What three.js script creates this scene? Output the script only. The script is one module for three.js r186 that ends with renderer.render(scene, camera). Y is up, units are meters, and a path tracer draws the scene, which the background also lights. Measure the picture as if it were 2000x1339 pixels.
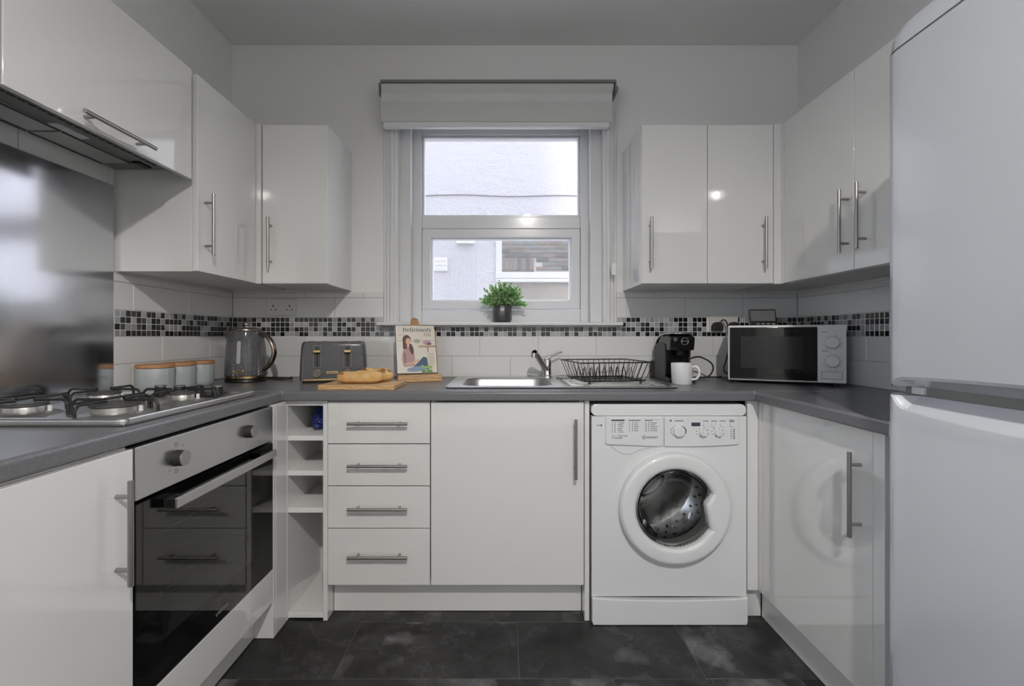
import * as THREE from 'three';
import { RoundedBoxGeometry } from 'three/addons/geometries/RoundedBoxGeometry.js';
import { TextGeometry } from 'three/addons/geometries/TextGeometry.js';
import { FontLoader } from 'three/addons/loaders/FontLoader.js';
import { ImprovedNoise } from 'three/addons/math/ImprovedNoise.js';
import { mergeGeometries, mergeVertices, toCreasedNormals } from 'three/addons/utils/BufferGeometryUtils.js';
import { Brush, Evaluator, SUBTRACTION } from 'three-bvh-csg';

// ------------------------------------------------------------------ camera, sky, sun, lamps, exposure
const scene = new THREE.Scene();
const EYE = 1.112, CAMZ = 2.352, FPX = 889;
const camera = new THREE.PerspectiveCamera(2 * Math.atan(669.5 / FPX) * 180 / Math.PI, 2000 / 1339, 0.05, 100);
camera.position.set(0, EYE, CAMZ);
camera.lookAt(0, EYE, 0);
camera.setViewOffset(2000, 1339, 15, 13.5, 2000, 1339);
camera.updateProjectionMatrix();
const renderer = new THREE.WebGLRenderer({ antialias: true });
renderer.toneMapping = THREE.LinearToneMapping;
renderer.toneMappingExposure = 1.1;
renderer.shadowMap.enabled = true;
scene.background = new THREE.Color().setRGB(0.88, 0.96, 1.12);
scene.backgroundIntensity = 6.2;
const sun = new THREE.DirectionalLight(0xfff4e4, 3.2);
sun.position.set(16, 4.4, 10); sun.target.position.set(0, 0, 0);
sun.castShadow = true; sun.shadow.radius = 5;
Object.assign(sun.shadow.camera, { left: -12, right: 12, top: 12, bottom: -12, near: 1, far: 50 });
scene.add(sun, sun.target);
const LAMP = { x: 0.28, z: 3.0, intensity: 12, color: 0xfffaf4 };

// ------------------------------------------------------------------ helpers
let seed = 20240;
const rnd = () => { seed = (seed * 1664525 + 1013904223) >>> 0; return seed / 4294967296; };
const rr = (a, b) => a + (b - a) * rnd();
const PN = new ImprovedNoise();
const fbm = (x, y, z, o = 4) => { let s = 0, a = 0.5, f = 1; for (let i = 0; i < o; i++) { s += a * PN.noise(x * f, y * f, z * f + i * 7.3); a *= 0.5; f *= 2.03; } return s; };
const lin = (r, g = r, b = r) => new THREE.Color().setRGB(r, g, b);
const taken = {};
const numbered = (n) => { taken[n] = (taken[n] ?? -1) + 1; return taken[n] ? n + '_' + String(taken[n]).padStart(3, '0') : n; };
function flat(g) { const n = g.index ? g.toNonIndexed() : g; for (const k of Object.keys(n.attributes)) if (!['position', 'normal', 'uv', 'color'].includes(k)) n.deleteAttribute(k); n.morphAttributes = {}; return n; }
function metric(g) {           // uv in metres from the face each vertex points along
  g = flat(g); const p = g.attributes.position, n = g.attributes.normal, uv = new Float32Array(p.count * 2);
  for (let i = 0; i < p.count; i++) {
    const ax = Math.abs(n.getX(i)), ay = Math.abs(n.getY(i)), az = Math.abs(n.getZ(i));
    const [u, v] = ay >= ax && ay >= az ? [p.getX(i), p.getZ(i)] : ax >= az ? [p.getZ(i), p.getY(i)] : [p.getX(i), p.getY(i)];
    uv[2 * i] = u; uv[2 * i + 1] = v;
  }
  g.setAttribute('uv', new THREE.BufferAttribute(uv, 2)); return g;
}
function bx(x0, x1, y0, y1, z0, z1, r = 0, seg = 2) {
  const w = Math.abs(x1 - x0), h = Math.abs(y1 - y0), d = Math.abs(z1 - z0);
  const g = r > 0 ? new RoundedBoxGeometry(w, h, d, seg, Math.min(r, w / 2.01, h / 2.01, d / 2.01)) : new THREE.BoxGeometry(w, h, d);
  g.translate((x0 + x1) / 2, (y0 + y1) / 2, (z0 + z1) / 2); return metric(g);
}
function cyl(r0, r1, h, x, y, z, axis = 'y', seg = 28) {     // r0 at the minus end, centre at x y z
  const g = new THREE.CylinderGeometry(r1, r0, h, seg);
  if (axis === 'x') g.rotateZ(-Math.PI / 2); if (axis === 'z') g.rotateX(Math.PI / 2);
  g.translate(x, y, z); return flat(g);
}
const V = (a) => new THREE.Vector3(...a);
function tube(pts, r, seg = 40, rs = 8, closed = false, tension = 0.5) {
  const c = new THREE.CatmullRomCurve3(pts.map(V), closed, 'catmullrom', tension); return flat(new THREE.TubeGeometry(c, seg, r, rs, closed));
}
function wire(pts, r, rs = 6, closed = false) {               // straight pieces with round joints
  const p = pts.map(V), list = []; if (closed) p.push(p[0].clone());
  for (let i = 0; i + 1 < p.length; i++) {
    const a = p[i], b = p[i + 1], d = b.clone().sub(a), g = new THREE.CylinderGeometry(r, r, d.length(), rs);
    g.applyQuaternion(new THREE.Quaternion().setFromUnitVectors(new THREE.Vector3(0, 1, 0), d.clone().normalize()));
    g.translate((a.x + b.x) / 2, (a.y + b.y) / 2, (a.z + b.z) / 2); list.push(flat(g));
    if (i || closed) { const s = new THREE.SphereGeometry(r * 1.02, rs, 4); s.translate(a.x, a.y, a.z); list.push(flat(s)); }
  }
  return mergeGeometries(list);
}
function lathe(prof, seg = 48, x = 0, y = 0, z = 0, crease = 0.6) {
  const g = new THREE.LatheGeometry(prof.map((p) => new THREE.Vector2(p[0], p[1])), seg); g.translate(x, y, z);
  return flat(toCreasedNormals(g, crease));
}
function extr(shape, depth, bevel = 0, seg = 12) {
  const g = new THREE.ExtrudeGeometry(shape, { depth: depth - 2 * bevel, bevelEnabled: bevel > 0, bevelThickness: bevel, bevelSize: bevel, bevelOffset: -bevel, bevelSegments: 2, curveSegments: seg });
  g.translate(0, 0, bevel); return flat(g);
}
function poly(pts) { const s = new THREE.Shape(); pts.forEach((p, i) => i ? s.lineTo(...p) : s.moveTo(...p)); s.closePath(); return s; }
function rrect(x0, x1, y0, y1, r, S = THREE.Shape) {
  const s = new S(); s.moveTo(x0 + r, y0); s.lineTo(x1 - r, y0); s.absarc(x1 - r, y0 + r, r, -Math.PI / 2, 0); s.lineTo(x1, y1 - r); s.absarc(x1 - r, y1 - r, r, 0, Math.PI / 2);
  s.lineTo(x0 + r, y1); s.absarc(x0 + r, y1 - r, r, Math.PI / 2, Math.PI); s.lineTo(x0, y0 + r); s.absarc(x0 + r, y0 + r, r, Math.PI, 1.5 * Math.PI); return s;
}
function loft(rings, caps = true, crease = 0.7) {             // rings of equal point counts, each closed
  const n = rings[0].length, pos = [], idx = [];
  for (const r of rings) for (const p of r) pos.push(...p);
  for (let i = 0; i + 1 < rings.length; i++) for (let j = 0; j < n; j++) { const a = i * n + j, b = i * n + (j + 1) % n, c = a + n, d = b + n; idx.push(a, c, b, b, c, d); }
  if (caps) for (const [i, s] of [[0, 1], [rings.length - 1, -1]]) {
    const tri = THREE.ShapeUtils.triangulateShape(flat2(rings[i]), []);
    for (const t of tri) { const [a, b, c] = t.map((k) => i * n + k); s > 0 ? idx.push(a, b, c) : idx.push(a, c, b); }
  }
  const g = new THREE.BufferGeometry(); g.setAttribute('position', new THREE.Float32BufferAttribute(pos, 3)); g.setIndex(idx);
  g.computeVertexNormals(); const c = toCreasedNormals(g, crease); c.setAttribute('uv', new THREE.BufferAttribute(new Float32Array(c.attributes.position.count * 2), 2)); return metric(c);
}
function flat2(ring) {        // drop the axis along which a ring does not vary
  const rng = [0, 1, 2].map((k) => { const v = ring.map((p) => p[k]); return Math.max(...v) - Math.min(...v); });
  const drop = rng.indexOf(Math.min(...rng)), [a, b] = [0, 1, 2].filter((k) => k !== drop); return ring.map((p) => new THREE.Vector2(p[a], p[b]));
}
function ringPts(x0, x1, y0, y1, r, k = 6) { const P = []; [[x1 - r, y0 + r, -1], [x1 - r, y1 - r, 0], [x0 + r, y1 - r, 1], [x0 + r, y0 + r, 2]].forEach(([cx, cy, q]) => { for (let i = 0; i <= k; i++) { const a = (q + i / k) * Math.PI / 2; P.push({ x: cx + r * Math.cos(a), y: cy + r * Math.sin(a) }); } }); return P; }
const M4 = (g, { rx = 0, ry = 0, rz = 0, x = 0, y = 0, z = 0 }) => { g.rotateX(rx); g.rotateY(ry); g.rotateZ(rz); g.translate(x, y, z); return g; };
function mesh(name, geos, mat, parent = scene) {
  const list = (Array.isArray(geos) ? geos : [geos]).map(flat);
  const col = list.some((g) => g.attributes.color); if (!col) list.forEach((g) => g.deleteAttribute('color'));
  const m = new THREE.Mesh(list.length > 1 ? mergeGeometries(list) : list[0], mat);
  m.name = parent === scene ? numbered(name) : name; m.castShadow = m.receiveShadow = true; parent.add(m); return m;
}
function thing(name, label, category, [x, y, z] = [0, 0, 0], turn = 0, group) {
  const o = new THREE.Group(); o.name = numbered(name); o.position.set(x, y, z); o.rotation.y = turn; o.userData = { label, category };
  if (group) o.userData.group = group; scene.add(o); return o;
}
function tag(o, label, category, group) { Object.assign(o.userData, { label, category }); if (group) o.userData.group = group; return o; }
function struct(name, geos, mat, label) { const m = mesh(name, geos, mat); m.name = name; m.userData = { kind: 'structure', label, category: name.split('_')[0] }; return m; }
const Q = Math.PI / 2;

// ------------------------------------------------------------------ textures
function tex(size, f, { srgb = false, repeat = 1, ch = 4 } = {}) {
  const [w, h] = Array.isArray(size) ? size : [size, size], d = new Uint8Array(w * h * 4);
  for (let j = 0; j < h; j++) for (let i = 0; i < w; i++) { let c = f(i / w, j / h); if (typeof c === 'number') c = [c, c, c]; const k = (j * w + i) * 4; for (let q = 0; q < 3; q++) d[k + q] = Math.max(0, Math.min(255, c[q] * 255)); d[k + 3] = 255; }
  const t = new THREE.DataTexture(d, w, h); t.wrapS = t.wrapT = THREE.RepeatWrapping; t.magFilter = THREE.LinearFilter; t.minFilter = THREE.LinearMipmapLinearFilter; t.generateMipmaps = true;
  if (Array.isArray(repeat)) t.repeat.set(...repeat); else t.repeat.set(repeat, repeat);
  if (srgb) t.colorSpace = THREE.SRGBColorSpace; t.needsUpdate = true; return t;
}
const hash = (x, y) => { const s = Math.sin(x * 127.1 + y * 311.7) * 43758.5453; return s - Math.floor(s); };
// periodic fbm: four-way blend
const per = (u, v, s, o, k) => { const a = fbm(u * s, v * s, k, o), b = fbm((u - 1) * s, v * s, k, o), c = fbm(u * s, (v - 1) * s, k, o), d = fbm((u - 1) * s, (v - 1) * s, k, o); return (a * (1 - u) + b * u) * (1 - v) + (c * (1 - u) + d * u) * v; };
function canvasTex(w, h, draw) { const c = document.createElement('canvas'); c.width = w; c.height = h; draw(c.getContext('2d'), w, h); const t = new THREE.CanvasTexture(c); t.colorSpace = THREE.SRGBColorSpace; t.anisotropy = 8; return t; }

const slateH = (u, v) => { const w = per(u, v, 3, 3, 2.2); return per(u + w * 0.22, v + w * 0.1, 6, 5, 1.1) + 0.35 * per(u, v, 18, 3, 5); };
const slateMap = tex(512, (u, v) => {
  const b = slateH(u, v), big = per(u, v, 4, 4, 9.1), st = per(u * 1, v, 30, 2, 3.3);
  let l = 0.185 + 0.22 * b + 0.10 * st; const vein = Math.abs(per(u + b * 0.06, v, 5, 5, 4.4)); const rag = big + 0.35 * b, m = rag > 0.10 ? 0.05 + Math.min(0.16, (rag - 0.10) * 0.9) : 0; if (rag > 0.095 && rag < 0.108) l -= 0.06; const rg2 = per(u, v, 7, 5, 14.2) + 0.3 * b; if (rg2 > 0.16) l += 0.05; else if (rg2 > 0.15) l -= 0.05; if (rg2 < -0.17) l -= 0.035;
  l += m * 0.9 + (vein < 0.010 ? 0.06 : 0) + (hash(Math.floor(u * 512), Math.floor(v * 512)) - 0.5) * 0.03;
  return [l * 1.0, l * 1.0, l * 1.01];
}, { srgb: true, repeat: 0.8 });
const slateBump = tex(256, (u, v) => 0.5 + 0.55 * slateH(u, v), { repeat: 0.8 });
const speckMap = tex(512, (u, v) => { const h = hash(Math.floor(u * 512), Math.floor(v * 512)), n = per(u, v, 40, 2, 1); const l = 0.425 + n * 0.05 + (h > 0.9 ? 0.055 : h < 0.12 ? -0.05 : 0); return [l, l, l * 1.03]; }, { srgb: true, repeat: 2.5 });
const peelBump = tex(256, (u, v) => 0.5 + per(u, v, 10, 2, 3) * 0.8, { repeat: 3 });
const plasterBump = tex(256, (u, v) => 0.5 + 0.5 * per(u, v, 5, 3, 1) + 0.18 * per(u, v, 60, 2, 6), { repeat: 0.9 });
const brushH = tex([64, 1024], (u, v) => 0.42 + 0.2 * (hash(3, Math.floor(v * 1024)) - 0.5) + 0.1 * (hash(Math.floor(u * 6), Math.floor(v * 1024)) - 0.5), { repeat: [2, 1.6] });
const smearRough = tex(384, (u, v) => { const w = per(u, v, 4, 3, 8); const a = per(u + w * 0.25, v * 1 + w * 0.3, 5, 4, 2); const line = Math.abs(per(u + w * 0.18, v + w * 0.3, 9, 3, 5)); return 0.15 + 0.12 * a + 0.10 * Math.max(0, per(u * 1, v, 7, 3, 11)); }, { repeat: 1.1 });
const woodMap = (r, g, b) => tex([256, 256], (u, v) => { const n = per(u, v, 3, 3, 2), s = Math.sin((v * 14 + n * 2.2) * 6.28) * 0.5 + 0.5, f = hash(Math.floor(v * 256), 2) * 0.08, k = 0.86 + 0.12 * s + f - 0.06 + 0.08 * per(u, v, 12, 2, 4); return [r * k, g * k, b * k]; }, { srgb: true, repeat: [4, 4] });
const renderBump = tex(384, (u, v) => 0.5 + 0.6 * per(u, v, 14, 3, 1) + 0.5 * per(u, v, 60, 2, 3), { repeat: 0.8 });
const chevron = tex([128, 128], (u, v) => { const zig = Math.abs(((u * 2) % 1) - 0.5) * 2; const t = ((v * 4 + zig) % 1 + 1) % 1; const s = t < 0.5 ? t * 2 : 2 - t * 2; const e = Math.min(1, Math.abs(((u * 2) % 1) - 0.5) * 12); return 0.25 + 0.6 * s * (0.6 + 0.4 * e); }, { repeat: 1 });
const clothBump = tex(256, (u, v) => 0.5 + 0.25 * Math.sin(u * 6.28 * 90) * 0.5 + 0.25 * Math.sin(v * 6.28 * 90) * 0.5 + 0.2 * per(u, v, 30, 2, 1), { repeat: 6 });

// ------------------------------------------------------------------ materials
const Std = (o) => new THREE.MeshStandardMaterial(o), Phy = (o) => new THREE.MeshPhysicalMaterial(o);
const M = {
  plaster: Std({ color: lin(0.80, 0.80, 0.79), roughness: 0.8, bumpMap: plasterBump, bumpScale: 0.004 }),
  ceiling: Std({ color: lin(0.82, 0.82, 0.815), roughness: 0.9, bumpMap: plasterBump, bumpScale: 0.004 }),
  gloss: Phy({ color: lin(0.74, 0.74, 0.725), roughness: 0.05, ior: 1.5, clearcoat: 1, clearcoatRoughness: 0.02, bumpMap: peelBump, bumpScale: 0.0002 }),
  carcass: Std({ color: lin(0.74, 0.74, 0.73), roughness: 0.45 }),
  white: Phy({ color: lin(0.73, 0.74, 0.75), roughness: 0.35, clearcoat: 0.4, clearcoatRoughness: 0.15 }),
  whiteTrim: Std({ color: lin(0.72, 0.72, 0.72), roughness: 0.4 }),
  upvc: Phy({ color: lin(0.74, 0.75, 0.77), roughness: 0.3, clearcoat: 0.4, clearcoatRoughness: 0.15 }),
  fridge: Phy({ color: lin(0.55, 0.57, 0.605), roughness: 0.25, clearcoat: 1, clearcoatRoughness: 0.09 }),
  tile: Phy({ color: lin(0.72, 0.72, 0.71), roughness: 0.3, clearcoat: 0.8, clearcoatRoughness: 0.05 }),
  grout: Std({ color: lin(0.50), roughness: 0.9 }),
  worktop: Std({ map: speckMap, roughness: 0.3 }),
  steel: Std({ color: lin(0.56, 0.56, 0.56), metalness: 1, roughness: 0.34, bumpMap: brushH, bumpScale: 0.0001 }),
  splash: Phy({ color: lin(0.60, 0.61, 0.63), metalness: 1, roughness: 1, roughnessMap: smearRough }),
  handle: Std({ color: lin(0.40, 0.39, 0.38), metalness: 1, roughness: 0.36 }),
  chrome: Std({ color: lin(0.72), metalness: 1, roughness: 0.08 }),
  gold: Std({ color: lin(0.62, 0.45, 0.22), metalness: 1, roughness: 0.25 }),
  bronze: Std({ color: lin(0.30, 0.25, 0.20), metalness: 1, roughness: 0.3 }),
  black: Phy({ color: lin(0.012), roughness: 0.35 }),
  blackMatte: Std({ color: lin(0.018), roughness: 0.6 }),
  blackGloss: Phy({ color: lin(0.006), roughness: 0.05, clearcoat: 0.15, clearcoatRoughness: 0.02 }),
  rubber: Std({ color: lin(0.03), roughness: 0.7 }),
  darkGrey: Std({ color: lin(0.06), roughness: 0.5 }),
  midGrey: Std({ color: lin(0.22, 0.22, 0.215), roughness: 0.5 }),
  castIron: Std({ color: lin(0.014), roughness: 0.42 }),
  alu: Std({ color: lin(0.55, 0.54, 0.52), metalness: 1, roughness: 0.45 }),
  oak: Std({ map: woodMap(0.88, 0.71, 0.51), roughness: 0.55 }),
  acacia: Std({ map: woodMap(0.76, 0.55, 0.36), roughness: 0.5 }),
  canister: Phy({ color: lin(0.42, 0.45, 0.46), roughness: 0.35, clearcoat: 0.5, clearcoatRoughness: 0.1 }),
  kettle: Phy({ color: lin(0.13, 0.13, 0.14), roughness: 0.32, clearcoat: 0.7, clearcoatRoughness: 0.1, bumpMap: chevron, bumpScale: 0.006 }),
  kettlePlain: Phy({ color: lin(0.13, 0.13, 0.14), roughness: 0.3, clearcoat: 0.5, clearcoatRoughness: 0.1 }),
  toasterBody: Phy({ color: lin(0.11, 0.112, 0.12), roughness: 0.4, clearcoat: 0.4, clearcoatRoughness: 0.2, bumpMap: chevron, bumpScale: 0.003 }),
  pane: Phy({ color: lin(1), roughness: 0, transmission: 1, thickness: 0, ior: 1.45 }),
  smoke: Phy({ color: lin(0.6), roughness: 0.02, transmission: 1, thickness: 0, ior: 1.5 }),
  bowlGlass: Phy({ color: lin(0.95, 0.96, 0.96), roughness: 0.01, transmission: 1, thickness: 0.012, ior: 1.5 }),
  drum: Std({ color: lin(0.75), metalness: 1, roughness: 0.16 }),
  enamel: Std({ color: lin(0.20, 0.20, 0.21), roughness: 0.45 }),
  render: Std({ color: lin(0.47, 0.465, 0.50), roughness: 0.9, bumpMap: renderBump, bumpScale: 0.012 }),
  mirrorGlass: Std({ color: lin(0.62, 0.64, 0.66), metalness: 1, roughness: 0.03 }),
  frosted: Std({ color: lin(0.36, 0.34, 0.33), metalness: 0.6, roughness: 0.35, bumpMap: renderBump, bumpScale: 0.01 }),
  mortar: Std({ color: lin(0.45, 0.42, 0.38), roughness: 0.95 }),
  blindOpaque: Phy({ color: lin(0.66, 0.66, 0.645), roughness: 0.95, transmission: 0.08, thickness: 0, bumpMap: clothBump, bumpScale: 0.0008 }),
  blindSheer: Phy({ color: lin(0.88, 0.88, 0.87), roughness: 0.95, transmission: 0.35, thickness: 0 }),
  whitePaint: Std({ color: lin(0.56, 0.56, 0.58), roughness: 0.5 }),
  cream: Std({ color: lin(0.60, 0.585, 0.54), roughness: 0.4 }),
  concrete: Std({ color: lin(0.52, 0.51, 0.49), roughness: 0.95 }),
  curtain: Std({ color: lin(0.35, 0.36, 0.38), roughness: 0.95, side: THREE.DoubleSide }),
};

// ------------------------------------------------------------------ room shell
const XL = -1.412, XR = 1.521, CE = 2.618, REAR = 4.4, ZB = -0.008;
struct('floor', bx(XL - 0.2, XR + 0.2, -0.2, -0.0012, -0.3, REAR + 0.2), Std({ color: lin(0.13), roughness: 0.9 }), 'dark slate-effect vinyl tile floor of the kitchen');
const floor = scene.getObjectByName('floor');
function tileGeo(w, h, t, c) {      // front at z = t, chamfered edge, open back
  const a = w / 2, b = h / 2, f = [[-a + c, -b + c, t], [a - c, -b + c, t], [a - c, b - c, t], [-a + c, b - c, t]], m = [[-a, -b, t - c], [a, -b, t - c], [a, b, t - c], [-a, b, t - c]], k = [[-a, -b, 0], [a, -b, 0], [a, b, 0], [-a, b, 0]];
  const pos = []; const quad = (p, q, r, s) => pos.push(...p, ...q, ...r, ...p, ...r, ...s);
  quad(...f); for (let i = 0; i < 4; i++) { const j = (i + 1) % 4; quad(m[i], m[j], f[j], f[i]); quad(k[i], k[j], m[j], m[i]); }
  const g = new THREE.BufferGeometry(); g.setAttribute('position', new THREE.Float32BufferAttribute(pos, 3)); g.computeVertexNormals();
  g.setAttribute('uv', new THREE.BufferAttribute(new Float32Array(pos.length / 3 * 2), 2)); return g;
}
{ // floor tiles
  const pz = 0.294, px = 0.607, tones = [1, 0.86, 1.12, 0.95].map((k) => Std({ map: slateMap, color: lin(k), roughness: 0.5, bumpMap: slateBump, bumpScale: 0.009 }));
  for (let r = -2; r < 13; r++) {
    const z0 = 0.58 + r * pz, off = (r & 1) ? -0.254 : -0.558;
    for (let c = -3; c < 5; c++) {
      let x0 = Math.max(XL, off + c * px), x1 = Math.min(XR, off + (c + 1) * px); if (x1 - x0 < 0.02) continue;
      const za = Math.max(z0, 0.0), zb = Math.min(z0 + pz, REAR); if (zb - za < 0.02) continue;
      const g = metric(tileGeo(x1 - x0 - 0.0022, zb - za - 0.0022, 0.004, 0.0006)), uv = g.attributes.uv, ou = rnd(), ov = rnd(), fl = rnd() < 0.5 ? -1 : 1;
      for (let i = 0; i < uv.count; i++) uv.setXY(i, uv.getX(i) * fl + ou * 3, uv.getY(i) + ov * 3);
      g.rotateX(-Q); g.translate((x0 + x1) / 2, -0.004, (za + zb) / 2); mesh('floor_tile', g, tones[Math.floor(rnd() * 4)], floor);
    }
  }
}
struct('ceiling', bx(XL - 0.2, XR + 0.2, CE, CE + 0.2, -0.3, REAR + 0.2), M.ceiling, 'plain white plaster ceiling of the kitchen');
// left wall with an opening beside the dining end of the room, behind the camera
const OP = { z0: 2.9, z1: 4.0, y0: 0.9, y1: 2.1 };
const wallL = struct('wall_left', [bx(XL - 0.2, XL, 0, CE, -0.3, OP.z0), bx(XL - 0.2, XL, 0, CE, OP.z1, REAR), bx(XL - 0.2, XL, 0, OP.y0, OP.z0, OP.z1), bx(XL - 0.2, XL, OP.y1, CE, OP.z0, OP.z1)], M.plaster, 'painted left wall with white tiles and mosaic band beside the hob');
const wallR = struct('wall_right', bx(XR, XR + 0.2, 0, CE, -0.3, REAR), M.plaster, 'painted right wall with white tiles and mosaic band behind the microwave');
struct('wall_rear', bx(XL - 0.2, XR + 0.2, 0, CE, REAR, REAR + 0.2), M.plaster, 'painted wall behind the viewer');
const WO = { x0: -0.56, x1: 0.522, y0: 1.165, y1: 2.26 };
const wallB = struct('wall_back', [bx(XL, WO.x0, 0, CE, -0.29, ZB), bx(WO.x1, XR, 0, CE, -0.29, ZB), bx(WO.x0, WO.x1, 0, WO.y0, -0.29, ZB), bx(WO.x0, WO.x1, WO.y1, CE, -0.29, ZB)], M.plaster, 'pale grey painted end wall around the window with tiled splash zone');

// ------------------------------------------------------------------ wall tiles
const P300 = 0.3015, ROWS = [[1.3105, 1.337, 0.778], [1.209, 1.3085, 0.631], [1.0095, 1.1085, -0.127], [0.9015, 1.0075, -0.27]];
const cacheTile = {};
function tilesOn(wall, place, rows) {
  for (const [y0, y1, joint, spans] of rows) for (const [a, b] of spans) {
    let k = Math.floor((a - joint) / P300);
    for (; joint + k * P300 < b; k++) {
      const u0 = Math.max(a, joint + k * P300), u1 = Math.min(b, joint + (k + 1) * P300); if (u1 - u0 < 0.008) continue;
      const key = (u1 - u0).toFixed(3) + '_' + (y1 - y0).toFixed(3), g = cacheTile[key] ??= metric(tileGeo(u1 - u0 - 0.0022, y1 - y0 - 0.0005, 0.0078, 0.0012));
      const m = new THREE.Mesh(g, M.tile); m.name = 'wall_tile'; m.castShadow = m.receiveShadow = true; place(m, (u0 + u1) / 2, (y0 + y1) / 2); wall.add(m);
    }
  }
}
const onBack = (m, u, y) => m.position.set(u, y, ZB), onLeft = (m, u, y) => { m.position.set(XL, y, u); m.rotation.y = Q; }, onRight = (m, u, y) => { m.position.set(XR, y, u); m.rotation.y = -Q; };
const BX0 = XL + 0.008, BX1 = XR - 0.008, TX0 = -0.624, TX1 = 0.579;
tilesOn(wallB, onBack, [[...ROWS[0], [[BX0, TX0], [TX1, BX1]]], [...ROWS[1], [[BX0, TX0], [TX1, BX1]]], [...ROWS[2], [[BX0, BX1]]], [...ROWS[3], [[BX0, BX1]]]]);
tilesOn(wallL, onLeft, [[1.3105, 1.337, 0.484, [[0.001, 0.717]]], [1.209, 1.3085, 0.63, [[0.001, 0.717]]], [1.0095, 1.1085, 0.484, [[0.001, 0.717]]], [0.9015, 1.0075, 0.633, [[0.001, 0.717]]], [1.6525, 1.75, 1.037, [[0.717, 1.9]]]]);
tilesOn(wallR, onRight, [[1.3105, 1.337, 0.449, [[0.001, 1.29]]], [1.209, 1.3085, 0.308, [[0.001, 1.29]]], [1.0095, 1.1085, 0.45, [[0.001, 1.29]]], [0.9015, 1.0075, 0.31, [[0.001, 1.29]]]]);
mesh('grout', [bx(XL, TX0, 0.9, 1.337, ZB, ZB + 0.005), bx(TX1, XR, 0.9, 1.337, ZB, ZB + 0.005), bx(TX0, TX1, 0.9, 1.165, ZB, ZB + 0.005)], M.grout, wallB);
mesh('mosaic_grout', [bx(XL, TX0, 1.1085, 1.2085, ZB + 0.005, ZB + 0.0065), bx(TX1, XR, 1.1085, 1.2085, ZB + 0.005, ZB + 0.0065), bx(TX0, TX1, 1.1085, 1.165, ZB + 0.005, ZB + 0.0065)], M.whiteTrim, wallB);
mesh('mosaic_grout', bx(XL + 0.005, XL + 0.0065, 1.1085, 1.2085, 0, 0.718), M.whiteTrim, wallL); mesh('mosaic_grout', bx(XR - 0.0065, XR - 0.005, 1.1085, 1.2085, 0, 1.292), M.whiteTrim, wallR);
mesh('grout', [bx(XL, XL + 0.005, 0.9, 1.337, 0, 0.718), bx(XL, XL + 0.005, 1.651, 1.752, 0.718, 1.9)], M.grout, wallL);
mesh('grout', bx(XR - 0.005, XR, 0.9, 1.337, 0, 1.292), M.grout, wallR);
{ // mosaic band
  const p = 0.0245, tones = [[0.006], [0.012], [0.03], [0.07], [0.34, 0.34, 0.35], [0.42], [0.27]].map((c) => Phy({ color: lin(...c), roughness: 0.2, clearcoat: 0.4, clearcoatRoughness: 0.06 }));
  const pick = () => { const r = rnd(); return tones[r < 0.26 ? 0 : r < 0.46 ? 1 : r < 0.57 ? 2 : r < 0.62 ? 3 : r < 0.78 ? 4 : r < 0.9 ? 5 : 6]; };
  const g = tileGeo(p - 0.0026, p - 0.0026, 0.0082, 0.001);
  const band = (wall, place, a, b, skip, far) => {
    const bulk = new Map();
    for (let r = 0; r < 4; r++) for (let u = a + p / 2; u < b - p * 0.4; u += p) {
      const y = 1.2075 - p * (r + 0.5) + 0.0005; if (skip(u, y, r)) continue; const mat = pick();
      const m = new THREE.Mesh(g, mat); m.name = 'mosaic_tile'; m.castShadow = m.receiveShadow = true; place(m, u, y);
      if (far(u, r)) { m.updateMatrix(); if (!bulk.has(mat)) bulk.set(mat, []); bulk.get(mat).push(flat(g.clone().applyMatrix4(m.matrix))); } else wall.add(m);
    }
    for (const [mat, list] of bulk) { const m = mesh('mosaic_tiles', list, mat, wall); m.userData.kind = 'stuff'; }
  };
  band(wallB, onBack, BX0, BX1, (u, y, r) => (r < 2 && u > TX0 - 0.008 && u < TX1 + 0.008) || (u > 1.05 && u < 1.205 && r < 3), (u, r) => u > 1.02 && r > 1 || u < -1.12 && r > 0 || u > 1.32);
  band(wallL, onLeft, 0.002, 0.718, () => false, () => false);
  band(wallR, onRight, 0.002, 1.28, () => false, () => false);
}

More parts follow.
